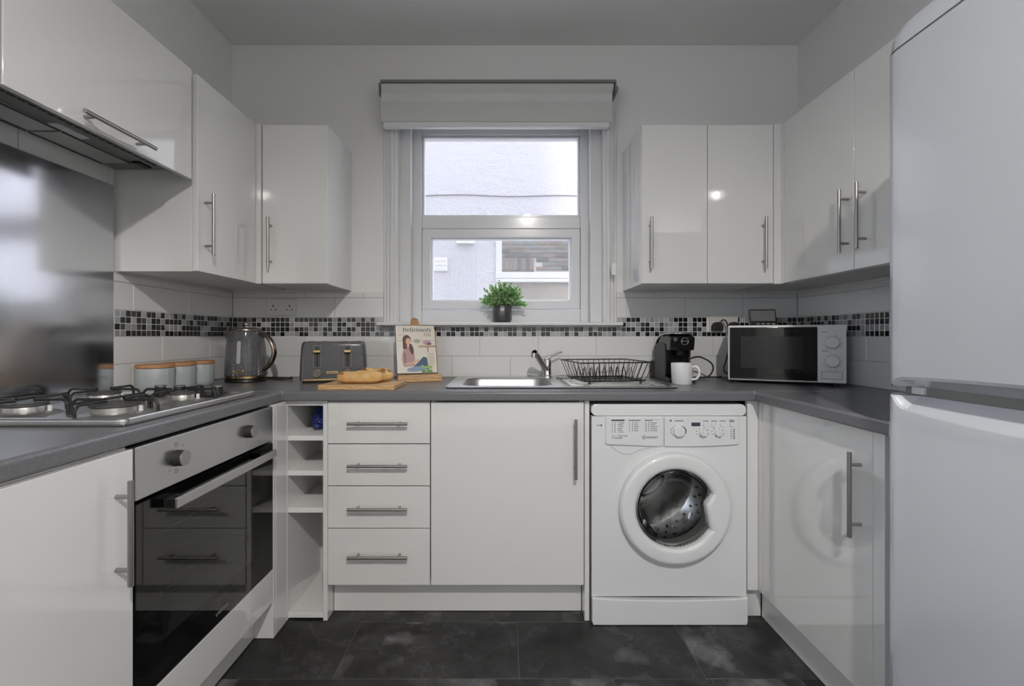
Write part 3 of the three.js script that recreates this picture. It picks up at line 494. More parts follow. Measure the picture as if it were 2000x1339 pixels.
// ------------------------------------------------------------------ oven (front faces +X; local x = -(z - centre))
{
  const z0 = 0.6835, z1 = 1.306, zc = (z0 + z1) / 2, w = z1 - z0, D = LF + 1.38;       // local front plane at z = D
  const o = thing('oven', 'built-in single oven with steel control panel and black glass door', 'oven', [-1.38, 0.2605, zc], Q);
  const Y = (y) => y - 0.2605;
  const body = mesh('cavity', [bx(-0.25, 0.25, 0.03, 0.045, 0.05, D - 0.03), bx(-0.25, 0.25, 0.43, 0.44, 0.05, D - 0.03), bx(-0.26, -0.25, 0.03, 0.44, 0.05, D - 0.03), bx(0.25, 0.26, 0.03, 0.44, 0.05, D - 0.03), bx(-0.26, 0.26, 0.03, 0.44, 0.04, 0.05)], M.enamel, o);
  for (const y of [0.13, 0.30]) {
    const gs = []; for (const s of [-1, 1]) { gs.push(wire([[s * 0.235, y, 0.08], [s * 0.235, y, D - 0.05], [s * 0.235, y + 0.025, D - 0.045], [s * 0.235, y + 0.03, 0.08]], 0.003)); }
    for (let i = 0; i < 9; i++) gs.push(wire([[-0.232, y + 0.003, 0.1 + i * 0.04], [0.232, y + 0.003, 0.1 + i * 0.04]], 0.0018));
    mesh('oven_rack', gs, M.chrome, body);
  }
  const cp = mesh('control_panel', bx(-w / 2 + 0.001, w / 2 - 0.001, Y(0.731), Y(0.855), D - 0.03, D, 0.002), M.steel, o);
  const marks = canvasTex(256, 256, (c, W) => { c.clearRect(0, 0, W, W); c.fillStyle = '#9b9b99'; c.fillRect(0, 0, W, W); });
  for (const [z, full] of [[1.175, 1], [0.849, 0]]) {
    const x = zc - z, k = mesh('knob', [cyl(0.021, 0.0195, 0.022, x, Y(0.797), D + 0.011, 'z', 32)], M.blackMatte, cp);
    mesh('knob_cap', [cyl(0.0195, 0.0195, 0.003, x, Y(0.797), D + 0.0232, 'z', 32)], M.handle, cp);
    const gs = []; const bits = full ? [[0, 0.035], [-0.033, 0.006], [0.033, 0.006], [0, -0.033], [-0.023, -0.026], [0.024, 0.028]] : [[0, 0.033], [0.02, 0.026], [0, -0.03]];
    bits.forEach(([a, b], i) => { if (full && (i === 0 || i === 3)) { gs.push(bx(x + a - 0.005, x + a + 0.005, Y(0.797) + b - 0.005, Y(0.797) + b - 0.004, D, D + 0.0003), bx(x + a - 0.005, x + a + 0.005, Y(0.797) + b + 0.004, Y(0.797) + b + 0.005, D, D + 0.0003), bx(x + a - 0.005, x + a - 0.004, Y(0.797) + b - 0.005, Y(0.797) + b + 0.005, D, D + 0.0003), bx(x + a + 0.004, x + a + 0.005, Y(0.797) + b - 0.005, Y(0.797) + b + 0.005, D, D + 0.0003), bx(x + a - 0.0008, x + a + 0.0008, Y(0.797) + b - 0.0008, Y(0.797) + b + 0.0008, D, D + 0.0003)); } else gs.push(bx(x + a - 0.002, x + a + 0.002, Y(0.797) + b - 0.001, Y(0.797) + b + 0.001, D, D + 0.0003)); });
    mesh('dial_mark', gs, M.darkGrey, cp);
  }
  // door: black frame, smoked glass window, flat bar handle
  const fx = w / 2 - 0.002, y0 = Y(0.2605), y1 = Y(0.722), wx = 0.225, wy0 = Y(0.335), wy1 = Y(0.66);
  const dr = mesh('oven_door', [bx(-fx, -wx, y0, y1, D - 0.026, D - 0.002), bx(wx, fx, y0, y1, D - 0.026, D - 0.002), bx(-wx, wx, y0, wy0, D - 0.026, D - 0.002), bx(-wx, wx, wy1, y1, D - 0.026, D - 0.002)], M.blackGloss, o);
  mesh('door_glass', bx(-fx, fx, y0 + 0.0005, y1 - 0.0005, D - 0.0015, D + 0.0005), M.smoke, dr);
  const hx0 = zc - 1.222, hx1 = zc - 0.728;
  const hb = mesh('handle', bx(hx0, hx1, Y(0.684), Y(0.709), D + 0.030, D + 0.036, 0.001), M.alu, dr);
  for (const s of [hx0, hx1 - 0.045]) mesh('handle_bracket', bx(s, s + 0.045, Y(0.686), Y(0.707), D + 0.001, D + 0.0298, 0.001), M.black, hb);
  mesh('lettering', M4(textGeo('LAMONA', 0.010, 0.0003), { x: 0.01, y: Y(0.292), z: D + 0.0006 }), M.midGrey, dr);
}

// ------------------------------------------------------------------ gas hob (flat on the left worktop)
{
  const o = thing('gas_hob', 'stainless steel four-burner gas hob with black pan supports', 'hob', [-1.138, WT + 0.0005, 1.008]);
  const hx = 0.252, hz = 0.284;
  const s = rrect(-hx, hx, -hz, hz, 0.018), g = new THREE.ExtrudeGeometry(s, { depth: 0.004, bevelEnabled: true, bevelThickness: 0.006, bevelSize: 0.009, bevelSegments: 4, bevelOffset: -0.009, curveSegments: 8 });
  g.rotateX(-Q); g.translate(0, 0.0, 0); 
  const rim = []; // raised outer rim and recessed bowl
  rim.push(bx(-hx + 0.004, hx - 0.004, 0.001, 0.007, -hz + 0.004, hz - 0.004, 0.002));
  const top = rrect(-hx, hx, -hz, hz, 0.02); top.holes.push(rrect(-hx + 0.030, hx - 0.030, -hz + 0.022, hz - 0.022, 0.02, THREE.Path));
  const t = new THREE.ExtrudeGeometry(top, { depth: 0.006, bevelEnabled: true, bevelThickness: 0.006, bevelSize: 0.005, bevelSegments: 3, bevelOffset: -0.005, curveSegments: 6 }); t.rotateX(-Q); t.translate(0, 0.006, 0);
  mesh('hob_plate', rim, M.steel, o); mesh('hob_rim', metric(t), M.steel, o);
  const ox = -1.138, oz = 1.008;
  for (const [x, z, R] of [[-1.015, 1.165, 0.050], [-1.25, 1.165, 0.044], [-1.005, 0.930, 0.032], [-1.25, 0.930, 0.040]]) {
    const b = mesh('burner', lathe([[0.0, 0.007], [R + 0.03, 0.007], [R + 0.022, 0.013], [R + 0.004, 0.016], [R, 0.017], [R, 0.028], [R * 0.97, 0.030], [0, 0.030]], 36, x - ox, 0, z - oz), M.alu, o);
    mesh('burner_cap', lathe([[0, 0.0305], [R * 1.02, 0.0305], [R * 1.06, 0.032], [R * 1.06, 0.036], [R * 0.98, 0.039], [0, 0.040]], 36, x - ox, 0, z - oz), M.darkGrey, b);
    mesh('igniter', bx(x - ox + R + 0.002, x - ox + R + 0.010, 0.012, 0.030, z - oz - 0.018, z - oz - 0.012, 0.001), M.whiteTrim, b);
  }
  for (const [x, R] of [[-1.015, 0.048], [-1.25, 0.044]]) {         // one pan support over each pair of burners
    const gs = [], X = x - ox, y = 0.046, r = 0.0037;
    for (const zz of [1.165, 0.930]) { const Z = zz - oz, e = 0.112;
      for (const [a, b] of [[1, 0], [-1, 0], [0, 1], [0, -1]]) gs.push(tube([[X + a * e, 0.006, Z + b * e], [X + a * e, 0.034, Z + b * e], [X + a * (e - 0.010), y, Z + b * (e - 0.010)], [X + a * (e - 0.03), y, Z + b * (e - 0.03)], [X + a * R * 0.55, y, Z + b * R * 0.55]], r, 18, 7, false, 0.2));
    }
    gs.push(wire([[X - 0.112, 0.034, 1.165 - oz], [X - 0.112, 0.034, 0.93 - oz]], r, 7));
    gs.push(wire([[X + 0.10, 0.010, 1.165 - oz + 0.112], [X - 0.10, 0.010, 1.165 - oz + 0.112]], r * 0.9, 7), wire([[X + 0.10, 0.010, 0.93 - oz - 0.112], [X - 0.10, 0.010, 0.93 - oz - 0.112]], r * 0.9, 7));
    mesh('pan_support', gs, M.castIron, o);
  }
  for (let i = 0; i < 4; i++) { const x = -1.195 + i * 0.066 - ox, z = 0.770 - oz; const k = mesh('knob', lathe([[0, 0.007], [0.019, 0.007], [0.017, 0.028], [0.016, 0.036], [0, 0.036]], 24, x, 0, z), M.black, o); mesh('knob_cap', lathe([[0, 0.0362], [0.018, 0.0362], [0.018, 0.040], [0.0165, 0.0412], [0, 0.0412]], 24, x, 0, z), M.handle, k); }
}

// ------------------------------------------------------------------ washing machine
{
  const F = 0.592, cx = 0.637, W = 0.598, hw = W / 2;
  const o = thing('washing_machine', 'white front-loading washing machine under the worktop', 'washing machine', [cx, 0.002, 0]);
  // casing front with a round hole
  const R = 0.213, dx = 0.653 - cx, dy = 0.451;
  const fs = rrect(-hw, hw, 0.105, 0.800, 0.004); const hole = new THREE.Path(); hole.absarc(dx, dy, 0.185, 0, Math.PI * 2, true); fs.holes.push(hole);
  const fp = new THREE.ExtrudeGeometry(fs, { depth: 0.012, bevelEnabled: false, curveSegments: 48 }); fp.translate(0, 0, F - 0.012);
  mesh('casing', [flat(fp), bx(-hw, -hw + 0.004, 0.0, 0.800, 0.03, F - 0.012), bx(hw - 0.004, hw, 0.0, 0.800, 0.03, F - 0.012), bx(-hw, hw, 0.0, 0.800, 0.025, 0.03)], M.white, o);
  // lid
  mesh('lid', extrL(rrect(-hw - 0.001, hw + 0.001, 0.801, 0.846, 0.020), 0.56, 0.03), M.white, o);
  function extrL(s, d, z) { const g = extr(s, d, 0.003); g.translate(0, 0, z); return g; }
  // kick panel, slightly bowed
  const kp = new THREE.Shape(); kp.moveTo(-hw + 0.004, 0); kp.lineTo(hw - 0.004, 0); kp.lineTo(hw, 0.012); kp.lineTo(hw, 0.104); kp.lineTo(hw - 0.03, 0.100); kp.quadraticCurveTo(0, 0.088, -hw + 0.04, 0.100); kp.lineTo(-hw, 0.104); kp.lineTo(-hw, 0.012); kp.closePath();
  const kg = extr(kp, 0.03, 0.003, 20); kg.translate(0, 0, F - 0.018); mesh('kick_panel', kg, M.white, o);
  // control panel and detergent drawer
  const y0 = 0.690, y1 = 0.797, px0 = -hw + 0.052, pm = -hw + 0.276, px1 = hw - 0.034;
  const dsh = new THREE.Shape(); dsh.moveTo(px0, y1); dsh.lineTo(px0, y0 + 0.012); dsh.quadraticCurveTo(px0, y0 + 0.004, px0 + 0.012, y0 + 0.003); dsh.lineTo(pm - 0.02, y0 - 0.004); dsh.quadraticCurveTo(pm, y0, pm, y0 + 0.02); dsh.lineTo(pm, y1); dsh.closePath();
  const dg = extr(dsh, 0.012, 0.0015); dg.translate(0, 0, F - 0.003); const drawer = mesh('detergent_drawer', dg, M.white, o);
  const csh = new THREE.Shape(); csh.moveTo(pm + 0.002, y1); csh.lineTo(pm + 0.002, y0 - 0.004); csh.quadraticCurveTo((pm + px1) / 2 + 0.05, y0 - 0.006, px1, y0 + 0.004); csh.lineTo(px1, y1); csh.closePath();
  const cg = extr(csh, 0.012, 0.0015); cg.translate(0, 0, F - 0.003); const panel = mesh('control_panel', cg, M.white, o);
  // moulded finger hollow under the drawer
  const ls = new THREE.Shape(); ls.moveTo(px0 + 0.02, y0 - 0.004); ls.quadraticCurveTo(px0 + 0.06, y0 - 0.042, px0 + 0.10, y0 - 0.036); ls.quadraticCurveTo(px0 + 0.13, y0 - 0.015, pm - 0.03, y0 - 0.009); ls.closePath();
  const lg = extr(ls, 0.006, 0.002); lg.translate(0, 0, F - 0.003); mesh('drawer_lip', lg, M.white, drawer);
  const dp = canvasTex(512, 256, (c, w, h) => {
    c.fillStyle = '#dddee0'; c.fillRect(0, 0, w, h); c.fillStyle = '#4a4b50'; c.fillRect(38, 12, 124, 16);
    const strokes = (x, y, len, hh) => { let q = x; while (q < x + len) { const k = 4 + rnd() * 9; c.fillRect(q, y - hh, Math.min(k, x + len - q), hh); q += k + 2; } };
    c.fillStyle = '#55565c'; strokes(200, 26, 112, 11); strokes(352, 26, 70, 11); c.fillRect(422, 14, 62, 2);
    for (let i = 0; i < 6; i++) { c.fillRect(42, 42 + i * 19, 7, 8); c.fillRect(66, 41 + i * 19, 10, 9); strokes(88 + rnd() * 26, 50 + i * 19, 40 + rnd() * 12, 7); }
    for (let i = 0; i < 5; i++) { c.fillRect(204, 43 + i * 20, 8, 8); c.fillRect(232, 42 + i * 20, 9, 9); strokes(252, 51 + i * 20, 26 + rnd() * 40, 7); c.fillRect(356, 43 + i * 20, 12, 8); c.fillRect(384, 42 + i * 20, 9, 9); strokes(404, 51 + i * 20, 26 + rnd() * 50, 7); }
    c.font = 'bold 19px sans-serif'; c.fillText('A++', 44, 190); c.fillText('7.0kg 1200', 94, 190); strokes(66, 210, 76, 9); c.strokeStyle = '#55565c'; c.lineWidth = 2; c.strokeRect(42, 200, 14, 12);
    c.strokeStyle = '#3f4046'; c.lineWidth = 4; c.beginPath(); c.arc(345, 198, 17, 0, 7); c.stroke(); c.fillStyle = '#3f4046'; c.fillRect(342, 193, 6, 16); c.fillRect(342, 185, 6, 5);
    c.font = 'bold 27px sans-serif'; c.fillText('INDESIT', 370, 208);
  });
  const fz = F + 0.0092; decal('printed_label', pm - px0 - 0.014, 0.094, dp, drawer, (px0 + pm) / 2 - 0.001, 0.7465, fz);
  const cp = canvasTex(512, 256, (c, w, h) => {
    c.fillStyle = '#dddee0'; c.fillRect(0, 0, w, h); c.fillStyle = '#55565c'; c.strokeStyle = '#55565c'; c.lineWidth = 8; c.beginPath(); c.arc(92, 132, 53, -1.7, 0.6); c.stroke();
    for (let i = 0; i < 11; i++) { const a = 1.0 + i * 0.36; c.fillRect(92 + Math.cos(a) * 55 - 4, 132 + Math.sin(a) * 55 - 4, 8, 8); }
    const strokes = (x, y, len, hh) => { let q = x; while (q < x + len) { const k = 4 + rnd() * 9; c.fillRect(q, y - hh, Math.min(k, x + len - q), hh); q += k + 2; } }; c.fillRect(28, 20, 14, 16); strokes(66, 34, 60, 10);
    c.fillStyle = '#3c4456'; c.fillRect(184, 46, 64, 38); c.fillStyle = '#55565c'; c.font = 'bold 11px sans-serif';
    strokes(266, 36, 42, 8); strokes(326, 36, 42, 8); strokes(386, 36, 44, 8); strokes(458, 30, 34, 10); strokes(458, 44, 34, 10);
    c.lineWidth = 2; for (const x of [284, 345, 406, 478]) { c.strokeStyle = '#8c8d92'; c.strokeRect(x - 16, 56, 32, 28); }
    for (const [x, y] of [[265, 145], [374, 145]]) for (let i = 0; i < 8; i++) { const a = 0.4 + i * 0.75; c.fillRect(x + Math.cos(a) * 44 - 5, y + Math.sin(a) * 40 - 3, 10, 6); }
    for (let i = 0; i < 6; i++) { c.beginPath(); c.arc(470, 118 + i * 18, 4, 0, 7); c.fill(); c.fillRect(484, 113 + i * 18, 13, 9); }
  });
  decal('printed_label', px1 - pm - 0.014, 0.098, cp, panel, (pm + px1) / 2, 0.7465, fz);
  const uw = (px1 - pm - 0.014) / 512, U = (u) => (pm + 0.007) + u * uw, Vv = (v) => 0.7465 + 0.049 - v * 0.098 / 256;
  for (const [u, v, r] of [[92, 132, 0.0215], [265, 145, 0.0145], [374, 145, 0.0145]]) mesh('dial', [lathe2(r, 0.014, U(u), Vv(v), fz), bx(U(u) - r * 0.12, U(u) + r * 0.12, Vv(v) - r * 0.75, Vv(v) + r * 0.75, fz + 0.013, fz + 0.0165, 0.001)], M.white, panel);
  function lathe2(r, h, x, y, z) { const g = lathe([[0, 0], [r * 1.05, 0], [r, h * 0.8], [r * 0.9, h], [0, h]], 32); g.rotateX(Q); g.translate(x, y, z); return g; }
  for (const u of [284, 345, 406, 478]) mesh('button', cyl(0.0085, 0.008, 0.004, U(u), Vv(70), fz + 0.002, 'z', 16), M.white, panel);
  decal('printed_label', 0.022, 0.012, canvasTex(64, 32, (c) => { c.fillStyle = '#dddee0'; c.fillRect(0, 0, 64, 32); c.fillStyle = '#55565c'; c.fillRect(2, 10, 8, 9); c.fillRect(13, 10, 9, 9); c.fillRect(25, 10, 9, 9); c.fillRect(42, 6, 18, 20); }), o, -hw + 0.030, 0.765, F + 0.0002);
  // door ring with finger notch
  const ro = 0.213, ring = new THREE.Shape(); ring.absarc(0, 0, ro, 0, Math.PI * 2);
  const path = new THREE.Path(), r0 = 0.150, a0 = 0.40, a1 = -0.60; const P = [];
  for (let i = 0; i <= 60; i++) { const a = a0 + (2 * Math.PI - (a0 - a1)) * i / 60; P.push([Math.cos(a) * r0, Math.sin(a) * r0]); }
  P.push([0.132, -0.079], [0.127, -0.06], [0.119, -0.02], [0.114, 0.008], [0.115, 0.018], [0.121, 0.028], [0.132, 0.045]);
  P.reverse().forEach((p, i) => i ? path.lineTo(...p) : path.moveTo(...p)); path.closePath(); ring.holes.push(path);
  const rg = new THREE.ExtrudeGeometry(ring, { depth: 0.012, bevelEnabled: true, bevelThickness: 0.018, bevelSize: 0.015, bevelOffset: -0.015, bevelSegments: 5, curveSegments: 64 }); rg.translate(dx, dy, F + 0.004 + 0.003);
  const d = mesh('door', flat(toCreasedNormals(rg, 0.5)), M.white, o);
  mesh('door_seal', (() => { const g = new THREE.TorusGeometry(0.186, 0.004, 8, 64); g.translate(dx, dy, F + 0.001); return flat(g); })(), M.rubber, d);
  // inner ring: reflector collar between frame and glass
  const col = lathe([[0.150, 0.0], [0.172, 0.0], [0.172, 0.02], [0.150, 0.012], [0.150, 0.0]], 64); col.rotateX(Q); col.translate(dx, dy, F - 0.008); mesh('inner_rim', col, M.midGrey, d);
  const gl = lathe([[0.0, -0.075], [0.06, -0.072], [0.10, -0.058], [0.128, -0.03], [0.140, 0.004], [0.150, 0.010], [0.150, 0.016], [0.135, 0.014], [0.123, -0.022], [0.096, -0.049], [0.06, -0.062], [0.0, -0.066]], 64); gl.rotateX(Q); gl.translate(dx, dy, F - 0.002); mesh('door_glass', gl, M.bowlGlass, d);
  const gk = lathe([[0.168, 0], [0.178, 0], [0.184, -0.04], [0.18, -0.08], [0.17, -0.08], [0.172, -0.04], [0.168, 0]], 64); gk.rotateX(Q); gk.translate(dx, dy, F - 0.013); mesh('gasket', gk, M.midGrey, o);
  // drum
  const dr = lathe([[0.172, 0], [0.235, -0.02], [0.24, -0.30], [0.10, -0.32], [0.08, -0.30], [0, -0.30]], 64); dr.rotateX(Q); dr.translate(dx, dy, F - 0.10); const drum = mesh('drum', dr, Std({ color: lin(0.75), metalness: 1, roughness: 0.16, side: THREE.DoubleSide }), o);
  for (let k = 0; k < 3; k++) { const a = 0.9 + k * 2.094; const pg = loft([0, 0.25, 0.5, 0.75, 1].map((t) => { const z = F - 0.14 - t * 0.24; return [[-0.045, 0.238], [-0.02, 0.19], [0, 0.18], [0.02, 0.19], [0.045, 0.238]].map(([u, v]) => { const vv = v + Math.pow(Math.abs(t - 0.5) * 2, 3) * 0.03; return [dx + u * Math.cos(a) - vv * Math.sin(a), dy + u * Math.sin(a) + vv * Math.cos(a), z]; }); })); mesh('paddle', pg, M.drum, drum); }
  const hs = []; for (let i = 0; i < 30; i++) for (let j = 0; j < 5; j++) { const a = i / 30 * 6.283 + (j & 1) * 0.1; const g = cyl(0.006, 0.006, 0.002, 0, 0, 0, 'y', 8); g.rotateZ(a); g.translate(dx - Math.sin(a) * 0.2355, dy + Math.cos(a) * 0.2355, F - 0.16 - j * 0.045); hs.push(g); }
  const hp = mesh('drum_holes', hs, M.blackMatte, drum); hp.userData.kind = 'stuff';
}

// ------------------------------------------------------------------ fridge freezer (front faces -X)
{
  const X0 = 0.900, z0 = 1.255, w = 0.598, zc = z0 + w / 2, hw = w / 2, D = 0.612;      // local x = z - zc, local front at z = D
  const o = thing('fridge_freezer', 'tall white fridge freezer at the right edge', 'fridge', [1.513, 0.002, zc], -Q);
  const bodyD = D - 0.062; mesh('cabinet_body', bx(-hw + 0.002, hw - 0.002, 0.03, 1.795, 0.004, bodyD, 0.012), M.fridge, o);
  mesh('feet', [bx(-hw + 0.03, hw - 0.03, 0, 0.031, 0.05, bodyD - 0.02)], M.darkGrey, o);
  // rounded plan: how far the front steps back near the vertical edges
  const RE = 0.047, xs = []; for (let i = 0; i <= 12; i++) xs.push(-hw + RE * (1 - Math.cos(i / 12 * Q))); for (let i = 1; i < 40; i++) xs.push(-hw + RE + (w - 2 * RE) * i / 40); for (let i = 12; i >= 0; i--) xs.push(hw - RE * (1 - Math.cos(i / 12 * Q)));
  const front = (x) => { const e = hw - Math.abs(x); const r = e < RE ? RE - Math.sqrt(Math.max(0, RE ** 2 - (RE - e) ** 2)) : 0; return D - r - 0.003 * (x / hw) ** 2; };
  const ss = (a, b, t) => { t = Math.min(1, Math.max(0, (t - a) / (b - a))); return t * t * (3 - 2 * t); };
  const zb = bodyD + 0.006, recess = (x) => ss(0.028, 0.060, hw - Math.abs(x));                 // 0 at the corners, 1 along the grip
  const dip = (x) => 0.022 * ss(0.028, 0.055, hw - Math.abs(x)) + 0.018 * (1 - (x / hw) ** 2) * recess(x);
  const lower = loft(xs.map((x) => { const f = front(x), k = recess(x), top = 0.974, lip = top - dip(x), e = Math.min(0.004, (f - zb) * 0.3), back = f - 0.006 - 0.042 * k; return [[x, 0.05, zb], [x, 0.05, f - 0.008], [x, 0.058, f], [x, 0.5, f], [x, lip - 0.022 * k - 0.004, f], [x, lip - 0.003, f - 0.004 * k], [x, lip, f - e - 0.005 * k], [x, lip - 0.0025 * k, f - e - 0.010 * k], [x, lip + (top - lip) * 0.35, back + (f - back) * 0.45], [x, top - 0.001, Math.max(zb + 0.002, back)], [x, top, zb + 0.001], [x, top, zb]]; }), true, 0.4);
  mesh('freezer_door', lower, M.fridge, o);
  const upper = loft(xs.map((x) => { const f = front(x), k = recess(x), bot = 0.994, lip = bot + dip(x) * 0.58, back = f - 0.006 - 0.044 * k; return [[x, 1.770, zb], [x, bot, zb], [x, bot, Math.max(zb + 0.002, back)], [x, bot + (lip - bot) * 0.7, back + (f - back) * 0.5], [x, lip, f - 0.007], [x, lip + 0.007, f - 0.001], [x, lip + 0.03, f], [x, 1.3, f], [x, 1.766, f], [x, 1.770, f - 0.003]]; }), true, 0.4);
  mesh('fridge_door', upper, M.fridge, o);
  const cap = loft(xs.map((x) => { const f = front(x) - 0.002; const e = hw - Math.abs(x), q = Math.min(1, e / 0.09), hgt = 0.03 + 0.035 * Math.sqrt(1 - (1 - q) ** 2); return [[x, 1.7735, zb], [x, 1.7735, f], [x, 1.7735 + hgt * 0.45, f - 0.004], [x, 1.7735 + hgt * 0.85, f - 0.016], [x, 1.7735 + hgt, Math.max(zb + 0.003, f - 0.045)], [x, 1.7735 + hgt, zb]]; }), true, 0.6);
  mesh('top_cap', cap, M.fridge, o);
  mesh('door_gasket', bx(-hw + 0.012, hw - 0.012, 0.07, 1.80, bodyD, zb), M.midGrey, o);
  mesh('seam', bx(-hw + 0.02, hw - 0.02, 1.7695, 1.774, zb + 0.001, D - 0.012), M.midGrey, o);
  mesh('hinge', bx(-hw + 0.035, -hw + 0.065, 0.976, 0.993, zb - 0.006, zb + 0.008, 0.002), M.whiteTrim, o);
}

// ------------------------------------------------------------------ sink, tap, dish rack
{
  const o = thing('sink', 'stainless steel inset sink with bowl and ridged drainer', 'sink', [0.234, WT + 0.0005, 0.277]);
  const hx = 0.475, hz = 0.236; // bowl -0.18..0.2 world -> local
  const bx0 = -0.412, bx1 = -0.03, bz0 = -0.16, bz1 = 0.195, dx0 = 0.02, dx1 = 0.44;
  const s = rrect(-hx, hx, -hz, hz, 0.025); s.holes.push(rrect(bx0, bx1, bz0, bz1, 0.07, THREE.Path), rrect(dx0, dx1, -0.19, 0.205, 0.02, THREE.Path));
  const g = new THREE.ExtrudeGeometry(s, { depth: 0.0015, bevelEnabled: true, bevelThickness: 0.0015, bevelSize: 0.003, bevelOffset: -0.003, bevelSegments: 2, curveSegments: 10 }); g.rotateX(Q); g.scale(1, 1, 1); g.translate(0, 0.005, 0);
  mesh('rim', metric(g), M.steel, o);
  const ring = (x0, x1, z0, z1, r, y) => { const p = ringPts(x0, x1, z0, z1, r, 8); return p.map((q) => [q.x, y, q.y]); };
  const open = (rings) => { const n = rings[0].length, pos = [], idx = []; for (const r of rings) for (const p of r) pos.push(...p); for (let i = 0; i + 1 < rings.length; i++) for (let j = 0; j < n; j++) { const a = i * n + j, b = i * n + (j + 1) % n; idx.push(a, b, a + n, b, b + n, a + n); } const c = pos.length / 3; const L = rings[rings.length - 1]; pos.push(L.reduce((q, p) => q + p[0], 0) / n, L[0][1] - 0.001, L.reduce((q, p) => q + p[2], 0) / n); const k = (rings.length - 1) * n; for (let j = 0; j < n; j++) idx.push(k + j, k + (j + 1) % n, c); const gg = new THREE.BufferGeometry(); gg.setAttribute('position', new THREE.Float32BufferAttribute(pos, 3)); gg.setIndex(idx); gg.computeVertexNormals(); gg.setAttribute('uv', new THREE.BufferAttribute(new Float32Array(pos.length / 3 * 2), 2)); return metric(toCreasedNormals(gg, 0.6)); };
  const steel2 = Std({ color: lin(0.52), metalness: 1, roughness: 0.42, side: THREE.DoubleSide });
  mesh('bowl', open([ring(bx0 - 0.004, bx1 + 0.004, bz0 - 0.004, bz1 + 0.004, 0.074, 0.003), ring(bx0 + 0.004, bx1 - 0.004, bz0 + 0.004, bz1 - 0.004, 0.066, -0.01), ring(bx0 + 0.012, bx1 - 0.012, bz0 + 0.012, bz1 - 0.012, 0.06, -0.12), ring(bx0 + 0.035, bx1 - 0.035, bz0 + 0.035, bz1 - 0.035, 0.05, -0.145)]), steel2, o);
  mesh('drain', [lathe([[0, 0.001], [0.03, 0.001], [0.038, 0.004], [0.042, 0.001]], 24, (bx0 + bx1) / 2, -0.146, 0.02)], M.chrome, o);
  const dr = mesh('drainer', open([ring(dx0 - 0.004, dx1 + 0.004, -0.194, 0.209, 0.024, 0.003), ring(dx0 + 0.006, dx1 - 0.006, -0.184, 0.199, 0.016, -0.004)]), steel2, o);
  for (let i = 0; i < 8; i++) mesh('ridge', bx(dx0 + 0.03, dx1 - 0.03, -0.006, 0.001, -0.165 + i * 0.045, -0.148 + i * 0.045, 0.004), M.steel, dr);
}
{
  const o = thing('tap', 'chrome single-lever kitchen mixer tap behind the sink bowl', 'tap', [0.214, WT + 0.0065, 0.078]);
  mesh('tap_base', lathe([[0, 0], [0.026, 0], [0.026, 0.006], [0.021, 0.012], [0.020, 0.052], [0.022, 0.066], [0.021, 0.085], [0.014, 0.097], [0, 0.098]], 28), M.chrome, o);
  const dir = [-0.42, 0.62, 0.62]; const P = (t, dy = 0) => [dir[0] * t, 0.03 + dir[1] * t + dy, dir[2] * t];
  mesh('spout', [tube([P(0), P(0.05), P(0.11), P(0.15, -0.001), P(0.168, -0.008)], 0.0145, 24, 12), cyl(0.015, 0.015, 0.022, P(0.172)[0], P(0.172)[1] - 0.022, P(0.172)[2], 'y', 16)], M.chrome, o);
  mesh('lever', [tube([[0, 0.090, 0], [0.025, 0.106, -0.004], [0.055, 0.120, -0.008], [0.075, 0.127, -0.01]], 0.0045, 16, 8), M4(bx(-0.018, 0.018, -0.006, 0.008, -0.016, 0.016, 0.005), { rz: 0.4, x: 0.004, y: 0.097 })], M.chrome, o);
}
{
  const o = thing('dish_rack', 'black wire dish rack standing on the sink drainer', 'dish rack', [0.455, WT + 0.0075, 0.29], 9 * Math.PI / 180);
  const W = 0.162, D = 0.148, w = 0.135, d = 0.120, H = 0.092, B = 0.012;
  mesh('top_rim', wire([[-W, H, -D], [W, H, -D], [W, H, D], [-W, H, D]], 0.0028, 7, true), M.black, o);
  mesh('base_frame', [wire([[-w, B, -d], [w, B, -d], [w, B, d], [-w, B, d]], 0.0026, 7, true)], M.black, o);
  const side = (n, f) => { for (let i = 0; i <= n; i++) mesh('side_wire', wire(f(i / n), 0.0015, 6), M.black, o); };
  side(12, (t) => [[-W + 2 * W * t, H, D], [-w + 2 * w * t, B, d]]); side(12, (t) => [[-W + 2 * W * t, H, -D], [-w + 2 * w * t, B, -d]]);
  side(6, (t) => [[-W, H, -D + 2 * D * t], [-w, B, -d + 2 * d * t]]); side(6, (t) => [[W, H, -D + 2 * D * t], [w, B, -d + 2 * d * t]]);
  for (let i = 1; i < 6; i++) mesh('base_wire', wire([[-w, B, -d + 2 * d * i / 6], [w, B, -d + 2 * d * i / 6]], 0.0014, 6), M.black, o);
  for (const z of [-0.045, 0.03]) for (let i = 0; i < 8; i++) { const x = -w + 0.018 + i * 0.031; mesh('plate_loop', tube([[x, B, z], [x + 0.004, B + 0.040, z], [x + 0.010, B + 0.052, z], [x + 0.014, B + 0.038, z + 0.004], [x + 0.018, B, z + 0.006]], 0.0016, 14, 5), M.black, o); }
  for (const [a, b] of [[-1, -1], [-1, 1], [1, -1], [1, 1]]) mesh('foot', lathe([[0, 0], [0.005, 0.0], [0.0055, 0.006], [0.004, 0.012], [0, 0.013]], 10, a * (w - 0.02), 0, b * d), M.rubber, o);
}

